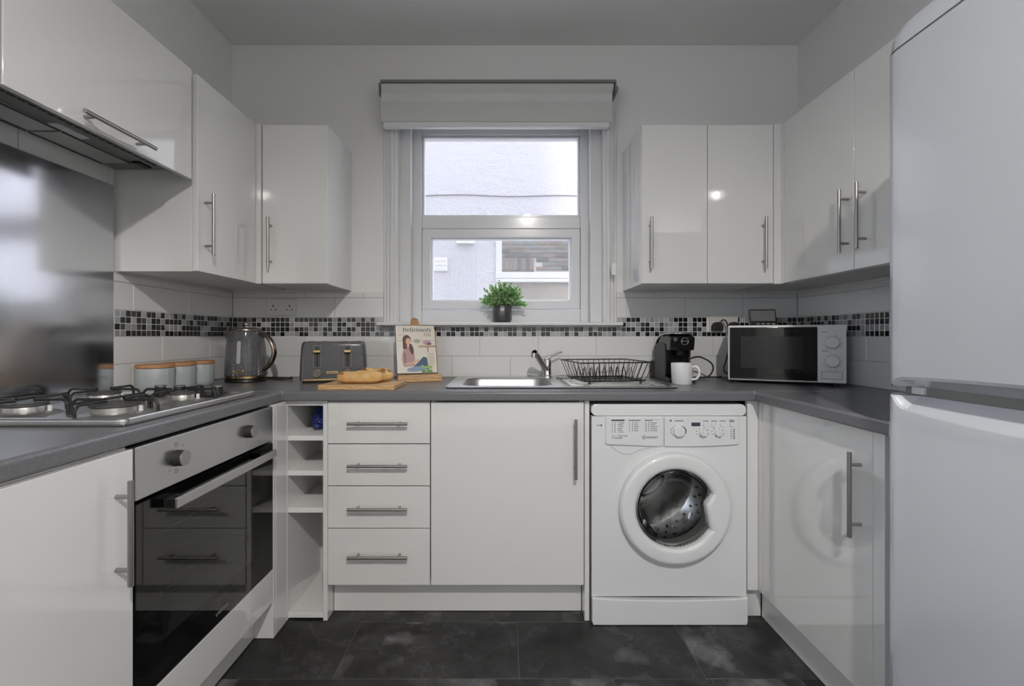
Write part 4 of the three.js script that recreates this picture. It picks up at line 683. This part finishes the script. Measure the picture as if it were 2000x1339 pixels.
// ------------------------------------------------------------------ kettle, toaster, canisters
{
  const o = thing('kettle', 'dark grey textured electric kettle with gold trim', 'kettle', [-1.212, WT, 0.215], -0.05);
  mesh('base', lathe([[0, 0], [0.085, 0], [0.088, 0.004], [0.086, 0.014], [0.078, 0.017], [0, 0.017]], 48), M.black, o);
  mesh('gold_band', lathe([[0.083, 0.018], [0.0875, 0.019], [0.0875, 0.028], [0.084, 0.029]], 48), M.gold, o);
  const bg = new THREE.LatheGeometry([[0.083, 0.0290], [0.0882, 0.031], [0.0885, 0.06], [0.0865, 0.11], [0.082, 0.16], [0.0765, 0.20], [0.0715, 0.228], [0.068, 0.236], [0.060, 0.240]].map((p) => new THREE.Vector2(...p)), 64);
  { // pull the rim out to a spout on the left and give the pattern its scale
    const p = bg.attributes.position, uv = bg.attributes.uv; for (let i = 0; i < p.count; i++) { const x = p.getX(i), y = p.getY(i), z = p.getZ(i), a = Math.atan2(z, -x); const t = Math.max(0, (y - 0.175) / 0.06); const k = Math.exp(-((a / 0.34) ** 2)) * Math.min(1, t) ** 1.1 * 0.042; p.setX(i, x - k); uv.setXY(i, uv.getX(i) * 14, y * 16); } bg.computeVertexNormals(); }
  mesh('body', flat(bg), M.kettle, o);
  mesh('lid', lathe([[0.069, 0.238], [0.068, 0.243], [0.05, 0.250], [0.025, 0.253], [0, 0.254]], 40), M.bronze, o);
  mesh('lid_knob', lathe([[0, 0.252], [0.007, 0.253], [0.006, 0.260], [0.011, 0.265], [0.011, 0.270], [0.006, 0.275], [0, 0.276]], 20), M.chrome, o);
  mesh('handle', tubeTaper([[0.072, 0.222, 0.006], [0.10, 0.214, 0.008], [0.130, 0.183, 0.010], [0.142, 0.14, 0.010], [0.130, 0.095, 0.010], [0.105, 0.066, 0.008], [0.086, 0.055, 0.006]], 0.0125, 0.0095), M.bronze, o);
  function tubeTaper(pts, rw, rt) { const g = tube(pts, 1, 40, 14); const c = new THREE.CatmullRomCurve3(pts.map(V)); const g2 = new THREE.TubeGeometry(c, 40, rt, 14); const p = g2.attributes.position; for (let i = 0; i < p.count; i++) p.setZ(i, 0.009 + (p.getZ(i) - 0.009) * rw / rt * 1.2); g2.computeVertexNormals(); return flat(g2); }
  mesh('power_switch', bx(0.086, 0.108, 0.040, 0.044, 0.0, 0.014, 0.001), M.bronze, o);
  // water gauge and badge on the front right
  const on = (g, a, r) => { g.translate(0, 0, r); g.rotateY(a); return g; };
  const gs = rrect(-0.008, 0.008, 0, 0.105, 0.0075), gg = extr(gs, 0.004, 0.001); gg.rotateX(-0.085); gg.translate(0, 0.085, 0); mesh('water_gauge', on(gg, 0.20, 0.0855), Phy({ color: lin(0.42, 0.42, 0.44), roughness: 0.15, clearcoat: 1 }), o);
  const bd = extr(rrect(-0.021, 0.021, -0.007, 0.007, 0.0065), 0.003, 0.0008); bd.translate(0, 0.052, 0); const badge = mesh('badge', on(bd, 0.22, 0.0868), M.gold, o);
  const bt = extr(rrect(-0.014, 0.014, -0.0035, 0.0035, 0.003), 0.0008, 0); bt.translate(0, 0.052, 0); mesh('badge_inlay', on(bt, 0.22, 0.0896), M.bronze, badge);
  mesh('power_cord', M4(tube([[0.06, 0.006, -0.065], [0.11, 0.005, -0.05], [0.155, 0.005, -0.04], [0.185, 0.012, -0.06], [0.16, 0.004, -0.10], [0.06, 0.004, -0.135], [-0.08, 0.004, -0.14], [-0.14, 0.004, -0.11]], 0.004, 60, 8), { y: 0.001 }), M.rubber, o);
}
{
  const o = thing('toaster', 'dark grey textured four-slice toaster with gold levers', 'toaster', [-0.802, WT + 0.001, 0.195], 0.26);
  const W = 0.144, H = 0.186, D = 0.092;
  const rings = [[0.018, 1, 1], [0.024, 1.0, 1.0], [0.10, 0.985, 0.98], [0.165, 0.955, 0.94], [0.178, 0.935, 0.91], [0.1855, 0.90, 0.86]].map(([y, a, b]) => ringPts(-W * a, W * a, -D * b, D * b, 0.022).map((q) => [q.x, y, q.y]));
  const bg = loft(rings, true, 0.5); { const uv = bg.attributes.uv; for (let i = 0; i < uv.count; i++) uv.setXY(i, uv.getX(i) * 36, uv.getY(i) * 22); }
  mesh('body', bg, M.toasterBody, o);
  mesh('base', bx(-W + 0.012, W - 0.012, 0.0, 0.012, -D + 0.012, D - 0.012, 0.003), M.black, o);
  mesh('gold_band', (() => { const g = extr(rrect(-W * 1.0, W * 1.0, -D * 1.0, D * 1.0, 0.022), 0.009, 0.002); g.rotateX(Q); g.translate(0, 0.0175, 0); return g; })(), M.gold, o);
  for (const x of [-0.075, 0.075]) for (const dx of [-0.03, 0.03]) mesh('bread_slot', bx(x + dx - 0.011, x + dx + 0.011, 0.1835, 0.1865, -0.066, 0.056, 0.001), M.blackMatte, o);
  const fr = (y) => D * (y < 0.1 ? 1 - 0.02 * (y - 0.024) / 0.076 : 0.98 - 0.04 * (y - 0.1) / 0.065), tilt = -0.042;
  for (const x of [-0.067, 0.063]) {
    const sl = mesh('lever_slot', M4(extr((() => { const s = rrect(-0.019, 0.019, -0.052, 0.052, 0.003); return s; })(), 0.004, 0.001), { rx: tilt, x, y: 0.118, z: fr(0.118) - 0.001 }), M.kettlePlain, o);
    mesh('lever_track', M4(bx(-0.014, 0.014, -0.047, 0.047, 0, 0.0008), { rx: tilt, x, y: 0.118, z: fr(0.118) + 0.0032 }), M.darkGrey, sl);
    mesh('track_gap', M4(bx(-0.0035, 0.0035, -0.046, 0.046, 0, 0.0008), { rx: tilt, x, y: 0.118, z: fr(0.118) + 0.0042 }), M.blackMatte, sl);
    mesh('lever', M4(bx(-0.015, 0.015, -0.006, 0.006, 0, 0.02, 0.003), { x, y: 0.142, z: fr(0.142) + 0.0035 }), M.gold, o);
    const kn = mesh('dial', M4(cyl(0.016, 0.015, 0.010, 0, 0, 0, 'z', 28), { x, y: 0.044, z: fr(0.044) + 0.004 }), M.kettlePlain, o);
    mesh('dial_ring', M4((() => { const g = new THREE.TorusGeometry(0.0155, 0.0016, 8, 32); return flat(g); })(), { x, y: 0.044, z: fr(0.044) + 0.0085 }), M.gold, kn);
  }
  mesh('badge', M4(extr(rrect(-0.026, 0.026, -0.006, 0.006, 0.0058), 0.003, 0.0008), { x: -0.003, y: 0.046, z: fr(0.046) }), M.gold, o);
  mesh('badge_inlay', M4(extr(rrect(-0.020, 0.020, -0.0028, 0.0028, 0.0026), 0.0006), { x: -0.003, y: 0.046, z: fr(0.046) + 0.0031 }), M.bronze, o);
}
for (const [z, r, txt, label] of [[0.612, 0.060, 'SUGAR', 'grey ceramic canister with wooden lid, nearest the hob'], [0.486, 0.058, 'TEA', 'grey ceramic canister with wooden lid, middle of three'], [0.362, 0.056, '', 'grey ceramic canister with wooden lid, nearest the kettle']]) {
  const o = thing('storage_canister', label, 'canister', [-1.334, WT, z], 0, 'wooden-lidded canisters in the corner');
  mesh('jar', lathe([[0, 0.0], [r * 0.86, 0.0], [r * 0.96, 0.006], [r, 0.016], [r, 0.086], [r * 0.985, 0.090], [r * 0.9, 0.090], [r * 0.9, 0.082], [0, 0.080]], 44), M.canister, o);
  mesh('lid', lathe([[0, 0.0905], [r * 0.98, 0.0905], [r * 1.04, 0.093], [r * 1.05, 0.099], [r * 1.02, 0.104], [r * 0.9, 0.1055], [0, 0.1055]], 44), M.acacia, o);
  if (txt) { const g = textGeo(txt, 0.018, 0.0016), p = g.attributes.position; const a0 = 0.62; for (let i = 0; i < p.count; i++) { const a = a0 + p.getX(i) / r, q = r + p.getZ(i) - 0.0002, y = p.getY(i) + 0.060; p.setXYZ(i, Math.sin(a) * q, y, Math.cos(a) * q); } g.computeVertexNormals(); mesh('embossed_lettering', g, M.canister, o); }
}
// ------------------------------------------------------------------ bread board, bread
{
  const o = thing('chopping_board', 'light wooden chopping board under the bread', 'board', [-0.584, WT, 0.452], -0.02);
  const g = extr(rrect(-0.153, 0.153, -0.105, 0.105, 0.006), 0.018, 0.002); g.rotateX(-Q); mesh('board', metric(g), M.oak, o);
  mesh('hanging_hole', lathe([[0.005, 0.0182], [0.011, 0.0182], [0.011, 0.0188], [0.005, 0.0188], [0.005, 0.0182]], 20, 0.125, 0, -0.08), M.acacia, o);
}
function loaf(L, R, H, bumps, sd) {
  const n = 40, m = 28, rings = [];
  for (let i = 0; i <= n; i++) { const t = i / n * 2 - 1, e = Math.pow(Math.max(0, 1 - Math.pow(Math.abs(t), 4.5)), 0.5), ring = []; for (let j = 0; j < m; j++) { const a = j / m * Math.PI * 2, k = 1 + 0.10 * fbm(t * 3 + sd, Math.cos(a) * 1.5, Math.sin(a) * 1.5, 3) + bumps * Math.sin(t * 7 + sd) * Math.max(0, Math.sin(a)); const y = Math.sin(a); ring.push([t * L, Math.max(0, H * (0.5 + 0.5 * (y < 0 ? -Math.pow(-y, 0.5) : y) * Math.max(e, 0.05) * k)) , Math.cos(a) * R * Math.max(e, 0.05) * k]); } rings.push(ring); }
  const g = mergeVertices(loft(rings, true, 3.1)); g.computeVertexNormals(); const p = g.attributes.position, c = new Float32Array(p.count * 3);
  for (let i = 0; i < p.count; i++) { const x = p.getX(i), y = p.getY(i), z = p.getZ(i); const f = fbm(x * 30 + sd, y * 30, z * 30, 4), top = fbm(x * 14 + sd * 2, 0, z * 18, 3); let col = [0.60, 0.34, 0.10]; const w = Math.min(1, Math.max(0, f * 1.6 + 0.35)); const pale = [0.74, 0.52, 0.26]; col = col.map((v, q) => v * (1 - w) + pale[q] * w); if (y > H * 0.72 && top > 0.17) col = [0.26, 0.11, 0.03]; c.set(col, i * 3); }
  g.setAttribute('color', new THREE.BufferAttribute(c, 3)); return flat(g);
}
const breadMat = Std({ vertexColors: true, roughness: 0.6, bumpMap: renderBump, bumpScale: 0.002 });
{
  const a = mesh('bread_loaf', loaf(0.096, 0.030, 0.050, 0.06, 1.3), breadMat); a.position.set(-0.592, WT + 0.019, 0.480); a.rotation.y = 0.02; tag(a, 'long golden baked bread in front on the wooden board', 'bread');
  const b = mesh('bread_loaf', loaf(0.082, 0.030, 0.056, 0.10, 4.1), breadMat); b.position.set(-0.556, WT + 0.019, 0.408); b.rotation.y = 0.10; tag(b, 'seeded bread twist behind the front loaf on the wooden board', 'bread');
}
// ------------------------------------------------------------------ cookbook stand and book
{
  const pos = [-0.412, WT, 0.185], yaw = 0.36, lean = -0.33;
  const o = thing('cookbook_stand', 'wooden cookbook stand shaped like a paddle board', 'stand', pos, yaw);
  const place = (g) => { g.rotateX(lean); g.translate(0, 0.010, 0.0); return g; };
  const s = rrect(-0.098, 0.098, 0.012, 0.252, 0.012), bd = extr(s, 0.012, 0.002); mesh('back_board', metric(place(bd)), M.acacia, o);
  const hs = rrect(-0.019, 0.019, 0.2505, 0.305, 0.0185); const hh = new THREE.Path(); hh.absarc(0, 0.287, 0.0045, 0, 6.283, true); hs.holes.push(hh); mesh('handle', metric(place(extr(hs, 0.012, 0.002))), M.acacia, o);
  const ld = bx(-0.102, 0.102, 0.0, 0.014, 0.0, 0.06, 0.002), lip = bx(-0.102, 0.102, 0.0, 0.034, 0.0605, 0.070, 0.003); mesh('ledge', [ld, lip], M.oak, o);
  mesh('prop_leg', M4(bx(-0.03, 0.03, 0, 0.19, -0.006, 0.006, 0.002), { rx: 0.22, y: 0.006, z: -0.085 }), M.acacia, o);
  // the book leans on the board
  const b = thing('cookbook', 'cookbook with a seated woman on the cover on the wooden stand', 'book', pos, yaw);
  const bw = 0.092, bh = 0.236, pl = (g) => { g.translate(-0.004, 0.018, 0.0125); return place(g); };
  mesh('pages', pl(bx(-bw + 0.003, bw - 0.002, 0.002, bh - 0.003, 0.003, 0.022)), M.cream, b);
  mesh('back_cover', pl(bx(-bw, bw, 0, bh, 0, 0.0028)), M.whiteTrim, b); mesh('spine', pl(bx(-bw - 0.002, -bw + 0.001, 0, bh, 0.0, 0.0252)), M.whiteTrim, b);
  const cov = canvasTex(384, 480, (c, w, h) => {
    c.fillStyle = '#d9d2c6'; c.fillRect(0, 0, w, h); c.fillStyle = '#c9bfb0'; c.fillRect(0, 150, w, 10);
    c.fillStyle = '#b99a78'; c.fillRect(210, 205, 174, 14); c.fillStyle = '#8a6a4c'; c.fillRect(210, 219, 174, 5); c.fillStyle = '#8d7355'; c.fillRect(300, 224, 10, 50);
    c.fillStyle = '#b79aa0'; c.beginPath(); c.ellipse(300, 175, 42, 26, 0, 0, 7); c.fill(); c.fillStyle = '#6d4a52'; c.beginPath(); c.ellipse(320, 190, 26, 12, 0, 0, 7); c.fill(); c.fillStyle = '#9dab8f'; c.beginPath(); c.ellipse(200, 160, 34, 22, 0, 0, 7); c.fill();
    c.fillStyle = '#6e5a4a'; for (let i = 0; i < 9; i++) c.fillRect(296, 290 + i * 14, 66, 2.5);
    c.fillStyle = '#36506f'; c.beginPath(); c.moveTo(150, 420); c.lineTo(255, 320); c.lineTo(290, 330); c.lineTo(300, 450); c.lineTo(255, 450); c.lineTo(245, 400); c.lineTo(180, 450); c.closePath(); c.fill();
    c.fillStyle = '#7d93b0'; c.beginPath(); c.ellipse(190, 440, 105, 26, -0.1, 0, 7); c.fill();
    c.fillStyle = '#b18a8b'; c.beginPath(); c.moveTo(60, 250); c.quadraticCurveTo(100, 205, 140, 235); c.lineTo(170, 300); c.lineTo(165, 410); c.lineTo(60, 420); c.quadraticCurveTo(30, 330, 60, 250); c.fill();
    c.fillStyle = '#8d6a70'; c.fillRect(60, 280, 26, 100); c.strokeStyle = '#d9a78a'; c.lineWidth = 18; c.beginPath(); c.moveTo(80, 390); c.quadraticCurveTo(130, 395, 205, 350); c.stroke();
    c.fillStyle = '#4e3128'; c.beginPath(); c.ellipse(98, 150, 42, 52, 0, 0, 7); c.fill(); c.fillRect(58, 150, 40, 90); c.beginPath(); c.ellipse(140, 240, 20, 55, -0.2, 0, 7); c.fill();
    c.fillStyle = '#dcab8e'; c.beginPath(); c.ellipse(112, 162, 25, 34, 0.1, 0, 7); c.fill(); c.fillRect(98, 190, 24, 26);
    c.fillStyle = '#6d9c3e'; for (let i = 0; i < 26; i++) { c.beginPath(); c.arc(285 + Math.sin(i * 2.3) * 45, 445 + Math.cos(i * 3.1) * 24, 11, 0, 7); c.fill(); c.fillStyle = i % 2 ? '#5d8a35' : '#8fb45c'; }
    c.fillStyle = '#4c5a57'; c.font = 'bold 52px serif'; c.fillText('Deliciously', 62, 62); c.fillStyle = '#8a4a3c'; c.font = 'italic 42px serif'; c.fillText('Ella', 268, 108); c.fillStyle = '#6b5a4c'; c.fillRect(18, 96, 60, 3);
  });
  const cg = new THREE.BoxGeometry(bw * 2 - 0.001, bh, 0.0026); cg.translate(0, bh / 2, 0.0238); mesh('front_cover', pl(flat(cg)), Phy({ map: cov, roughness: 0.35, clearcoat: 0.3 }), b);
}
// ------------------------------------------------------------------ coffee machine, mug
{
  const o = thing('coffee_machine', 'black pod coffee machine beside the dish rack', 'coffee machine', [0.815, WT + 0.001, 0.165]);
  const w = 0.056, P = (pts) => poly(pts);
  // side profile in (z, y), extruded across x
  const sh = new THREE.Shape(); sh.moveTo(-0.10, 0); sh.lineTo(0.035, 0); sh.lineTo(0.035, 0.142); sh.lineTo(0.10, 0.146); sh.quadraticCurveTo(0.112, 0.180, 0.112, 0.205); sh.quadraticCurveTo(0.06, 0.228, 0.0, 0.226); sh.quadraticCurveTo(-0.085, 0.215, -0.10, 0.165); sh.closePath();
  const g = extr(sh, 2 * w, 0.006, 8); g.rotateY(-Q); g.translate(w, 0, 0); mesh('body', g, M.blackGloss, o);
  for (const s of [-1, 1]) { const ps = new THREE.Shape(); ps.moveTo(-0.10, 0.001); ps.lineTo(0.108, 0.001); ps.lineTo(0.108, 0.018); ps.lineTo(0.04, 0.022); ps.lineTo(0.044, 0.145); ps.lineTo(0.04, 0.172); ps.quadraticCurveTo(-0.04, 0.192, -0.10, 0.160); ps.closePath(); const pg = extr(ps, 0.006, 0.001); pg.rotateY(-Q); pg.translate(s < 0 ? -w - 0.0005 : w + 0.0065, 0, 0); mesh('side_panel', pg, M.darkGrey, o); }
  mesh('drip_tray', [bx(-w + 0.002, w - 0.002, 0.0, 0.016, 0.037, 0.108, 0.004)], M.black, o);
  mesh('spout', lathe([[0, 0.122], [0.014, 0.122], [0.018, 0.142], [0, 0.143]], 20, 0, 0, 0.075), M.black, o);
  mesh('lever', [tube([[-w - 0.004, 0.172, -0.085], [-w - 0.003, 0.205, -0.045], [-w - 0.001, 0.222, 0.02], [-w + 0.004, 0.224, 0.09], [-0.02, 0.2235, 0.117], [0.02, 0.2235, 0.117], [w - 0.004, 0.224, 0.09], [w + 0.001, 0.222, 0.02], [w + 0.003, 0.205, -0.045], [w + 0.004, 0.172, -0.085]], 0.0042, 70, 8)], M.chrome, o);
  mesh('lid', bx(-w + 0.006, w - 0.006, 0.222, 0.230, -0.05, 0.085, 0.004), M.black, o);
  const bd = mesh('badge', M4(flat(new THREE.TorusGeometry(0.0155, 0.0017, 8, 32)), { x: 0.008, y: 0.187, z: 0.1125 }), M.chrome, o);
  mesh('badge_bar', bx(-0.003, 0.019, 0.185, 0.190, 0.1115, 0.113, 0.0006), M.chrome, bd);
  mesh('button', M4(cyl(0.009, 0.009, 0.006, 0, 0, 0, 'z', 18), { x: -0.036, y: 0.196, z: 0.111 }), M.chrome, o);
  mesh('power_cord', tube([[0.05, 0.085, -0.005], [0.085, 0.104, -0.005], [0.13, 0.110, -0.015], [0.185, 0.085, -0.025], [0.20, 0.055, -0.025], [0.18, 0.018, -0.025], [0.13, 0.008, -0.025], [0.07, 0.008, -0.025], [0.135, 0.007, -0.065], [0.23, 0.007, -0.08], [0.275, 0.007, -0.10]], 0.004, 110, 8), M.rubber, o);
  mesh('water_tank', bx(-w + 0.002 - 0.02, w - 0.03, 0.002, 0.088, -0.135, -0.102, 0.008), M.blackMatte, o);
  const m = thing('mug', 'white mug in front of the coffee machine', 'mug', [0.786, WT + 0.0005, 0.338]);
  mesh('cup', lathe([[0, 0], [0.040, 0], [0.0425, 0.004], [0.046, 0.09], [0.0455, 0.0925], [0.0435, 0.0925], [0.0405, 0.01], [0, 0.008]], 40), M.white, m);
  mesh('handle', M4(tube([[0.0, 0.076, 0.043], [0.0, 0.078, 0.062], [0, 0.062, 0.072], [0, 0.044, 0.072], [0, 0.026, 0.060], [0, 0.022, 0.0415]], 0.0055, 28, 10), { ry: 0.95 }), M.white, m);
}
// ------------------------------------------------------------------ microwave
{
  const yaw = -25 * Math.PI / 180, W = 0.44, H = 0.245, fx = 1.2155, fz = 0.379;      // centre of the front
  const o = thing('microwave', 'white and black microwave oven turned in the right corner', 'microwave', [fx, WT + 0.0005, fz], yaw);
  mesh('casing', bx(-W / 2 + 0.002, W / 2 - 0.002, 0.016, 0.016 + H - 0.004, -0.205, -0.022, 0.004), M.white, o);
  mesh('front_frame', bx(-W / 2, W / 2, 0.014, 0.014 + H, -0.022, 0.0, 0.004), M.white, o);
  const d = mesh('door', bx(-W / 2 + 0.006, W / 2 - 0.104, 0.022, 0.250, 0.0002, 0.010, 0.002), M.blackGloss, o);
  mesh('door_window', bx(-W / 2 + 0.05, W / 2 - 0.155, 0.07, 0.21, 0.0101, 0.0104), Phy({ color: lin(0.016), roughness: 0.18, clearcoat: 0.1, clearcoatRoughness: 0.05 }), d);
  const p = mesh('control_panel', bx(W / 2 - 0.1025, W / 2 - 0.003, 0.016, 0.257, 0.0002, 0.011, 0.002), M.white, o);
  const px = W / 2 - 0.053;
  for (const y of [0.185, 0.107]) { mesh('dial', M4(lathe([[0, 0], [0.0265, 0], [0.0265, 0.006], [0.0235, 0.018], [0.021, 0.020], [0, 0.020]], 36), { rx: Q, x: px, y, z: 0.0112 }), M.white, p); const t = []; for (let i = 0; i < 11; i++) { const a = i / 11 * 6.283; t.push(M4(bx(-0.0018, 0.0018, -0.001, 0.001, 0, 0.0003), { x: px + Math.cos(a) * 0.034, y: y + Math.sin(a) * 0.034, z: 0.0112 })); } mesh('dial_mark', t, M.midGrey, p); }
  for (const y of [0.228, 0.149]) mesh('printed_word', bx(px - 0.036, px - 0.014, y - 0.0012, y + 0.0012, 0.0112, 0.0115), M.midGrey, p);
  mesh('door_button', [bx(px - 0.034, px + 0.034, 0.033, 0.062, 0.0112, 0.0135, 0.001)], M.white, p);
  mesh('button_gap', [bx(px - 0.036, px + 0.036, 0.031, 0.0325, 0.0111, 0.0114), bx(px - 0.036, px + 0.036, 0.0625, 0.064, 0.0111, 0.0114), bx(px - 0.036, px - 0.0345, 0.0325, 0.0625, 0.0111, 0.0114), bx(px + 0.0345, px + 0.036, 0.0325, 0.0625, 0.0111, 0.0114)], M.midGrey, p);
  for (const [a, b] of [[-1, -0.03], [1, -0.03], [-1, -0.18], [1, -0.18]]) mesh('foot', lathe([[0, 0], [0.011, 0], [0.012, 0.014], [0, 0.0155]], 14, a * (W / 2 - 0.03), 0, b), M.rubber, o);
  // small display on top of it
  const e = thing('display_monitor', 'small black flip display standing on the microwave', 'monitor', [1.185, WT + 0.0005 + 0.2592, 0.27], -0.12);
  mesh('display_base', bx(-0.05, 0.05, 0, 0.016, -0.022, 0.024, 0.003), M.black, e);
  mesh('bezel', M4(bx(-0.058, 0.058, 0, 0.062, -0.006, 0.004, 0.003), { rx: -0.2, y: 0.014, z: -0.004 }), M.black, e);
  mesh('screen', M4(bx(-0.052, 0.052, 0.006, 0.056, 0.0042, 0.0046), { rx: -0.2, y: 0.014, z: -0.004 }), Phy({ color: lin(0.14, 0.14, 0.14), roughness: 0.2, clearcoat: 1 }), e);
  for (let i = 0; i < 4; i++) mesh('key', bx(-0.04 + i * 0.022, -0.026 + i * 0.022, 0.005, 0.011, 0.0242, 0.0255, 0.0006), M.midGrey, e);
}
// ------------------------------------------------------------------ sockets, plugs, cords
function socket(x, y, label, mat) {
  const o = thing('wall_socket', label, 'socket', [x, y, 0.0005]);
  mesh('face_plate', bx(-0.073, 0.073, -0.043, 0.043, 0, 0.010, 0.003), mat, o);
  for (const s of [-1, 1]) { mesh('switch', M4(bx(-0.008, 0.008, -0.010, 0.010, 0, 0.004, 0.001), { rx: 0.1, x: s * 0.016, y: 0.014, z: 0.0095 }), mat, o); const X = s * 0.042; mesh('pin_hole', [bx(X - 0.003, X + 0.003, 0.002, 0.012, 0.0095, 0.0104), bx(X - 0.016, X - 0.009, -0.014, -0.009, 0.0095, 0.0104), bx(X + 0.009, X + 0.016, -0.014, -0.009, 0.0095, 0.0104)], M.blackMatte, o); }
  return o;
}
socket(-1.147, 1.260, 'pale double wall socket above the kettle', M.whiteTrim);
socket(1.130, 1.172, 'cream double wall socket behind the microwave', M.cream);
for (const [x, label] of [[1.088, 'black plug with a cord curling over it in the cream socket'], [1.172, 'black plug half hidden behind the microwave']]) {
  const p = thing('plug', label, 'plug', [x, 1.160, 0.0115]);
  const s = new THREE.Shape(); s.moveTo(-0.026, -0.02); s.lineTo(0.026, -0.02); s.lineTo(0.026, 0.004); s.quadraticCurveTo(0.018, 0.024, 0, 0.024); s.quadraticCurveTo(-0.018, 0.024, -0.026, 0.004); s.closePath(); mesh('plug_body', extr(s, 0.030, 0.004), M.blackMatte, p); mesh('cord_grip', cyl(0.006, 0.005, 0.02, 0.012, -0.012, 0.03, 'y', 10), M.blackMatte, p);
  if (x < 1.1) mesh('cord', tube([[1.10, 1.186, 0.035], [1.115, 1.194, 0.045], [1.128, 1.17, 0.05], [1.133, 1.11, 0.05], [1.136, 1.06, 0.05], [1.12, 0.99, 0.055], [1.105, 0.955, 0.06], [1.112, 0.93, 0.06], [1.15, 0.905, 0.07]].map(([a, b, c]) => [a - x, b - 1.160, c - 0.0115]), 0.0035, 80, 8), M.rubber, p);
}
// ------------------------------------------------------------------ plant on the sill
{
  const o = thing('potted_plant', 'small bushy green plant in a dark grey pot on the sill', 'plant', [-0.011, 1.1816, -0.005]);
  mesh('pot', lathe([[0, 0], [0.040, 0], [0.0455, 0.006], [0.0495, 0.016], [0.0495, 0.084], [0.048, 0.087], [0.044, 0.087], [0.044, 0.075], [0, 0.073]], 40), Phy({ color: lin(0.055, 0.055, 0.06), roughness: 0.35, clearcoat: 0.4, clearcoatRoughness: 0.2 }), o);
  const leaf = new THREE.BufferGeometry(); leaf.setAttribute('position', new THREE.Float32BufferAttribute([0, 0, 0, -0.0032, 0.006, 0.0008, 0, 0.006, -0.0006, 0.0032, 0.006, 0.0008, 0, 0.0135, 0.001], 3)); leaf.setIndex([0, 2, 1, 0, 3, 2, 1, 2, 4, 2, 3, 4]);
  const lf = leaf.toNonIndexed(); lf.computeVertexNormals();
  const leaves = [], stems = [], base = new THREE.Vector3(0, 0.078, 0), q = new THREE.Quaternion();
  for (let i = 0; i < 120; i++) {
    const a = rnd() * 6.283, e = Math.acos(1 - rnd() * 0.98), L = rr(0.075, 0.122), dir = new THREE.Vector3(Math.sin(e) * Math.cos(a) * 0.95, Math.cos(e) * 0.98 + 0.12, Math.sin(e) * Math.sin(a) * 0.6);
    const pts = []; for (let k = 0; k <= 4; k++) { const t = k / 4; pts.push([base.x + dir.x * L * t + dir.x * 0.01, base.y + dir.y * L * t + 0.010 * Math.sin(t * 3) - 0.012 * t * t * (1 - dir.y), base.z + dir.z * L * t]); }
    stems.push(tube(pts, 0.0008, 6, 4));
    for (let k = 0; k < 26; k++) { const t = 0.35 + 0.68 * (k + rnd()) / 26, b = Math.min(3, Math.floor(t * 4)), f = t * 4 - b, A = pts[b], B = pts[b + 1]; const g = lf.clone(), s = rr(0.8, 1.35); g.scale(s * 1.35, s, s); q.setFromUnitVectors(new THREE.Vector3(0, 1, 0), dir.clone().add(new THREE.Vector3(rr(-1, 1), rr(-0.6, 1), rr(-1, 1))).normalize()); g.rotateY(rnd() * 6.28); g.applyQuaternion(q); g.translate(A[0] + (B[0] - A[0]) * f, A[1] + (B[1] - A[1]) * f, A[2] + (B[2] - A[2]) * f);
      const tone = rnd(), c = tone < 0.2 ? [0.75, 0.80, 0.60] : tone < 0.45 ? [0.20, 0.48, 0.13] : tone < 0.85 ? [0.42, 0.65, 0.28] : [0.08, 0.26, 0.08], arr = new Float32Array(g.attributes.position.count * 3); for (let v = 0; v < arr.length; v += 3) arr.set(c, v); g.setAttribute('color', new THREE.BufferAttribute(arr, 3)); leaves.push(g); }
  }
  const lm = mesh('foliage', leaves.map((g) => { g.setAttribute('uv', new THREE.BufferAttribute(new Float32Array(g.attributes.position.count * 2), 2)); return g; }), Phy({ vertexColors: true, roughness: 0.8, transmission: 0.45, thickness: 0, side: THREE.DoubleSide }), o); lm.userData.kind = 'stuff';
  mesh('stems', stems, Std({ color: lin(0.12, 0.2, 0.06), roughness: 0.7 }), o);
}
{ // blue bag on the top shelf
  const g = new THREE.IcosahedronGeometry(0.046, 12), p = g.attributes.position; for (let i = 0; i < p.count; i++) { const x = p.getX(i), y = p.getY(i), z = p.getZ(i), k = 0.86 + 1.1 * Math.abs(fbm(x * 34, y * 34, z * 34, 3)); p.setXYZ(i, x * k, Math.max(-0.044, y * k * 1.05), z * k * 1.4); }
  const m = mesh('plastic_bag', flat(toCreasedNormals(mergeVertices((g.deleteAttribute('normal'), g.deleteAttribute('uv'), g)), 0.8)), Phy({ color: lin(0.006, 0.02, 0.16), roughness: 0.4, clearcoat: 0.4 })); m.position.set(-0.762, 0.723 + 0.0445, 0.42);
  tag(m, 'crumpled dark blue bag on the top open shelf', 'bag');
}

renderer.render(scene, camera);
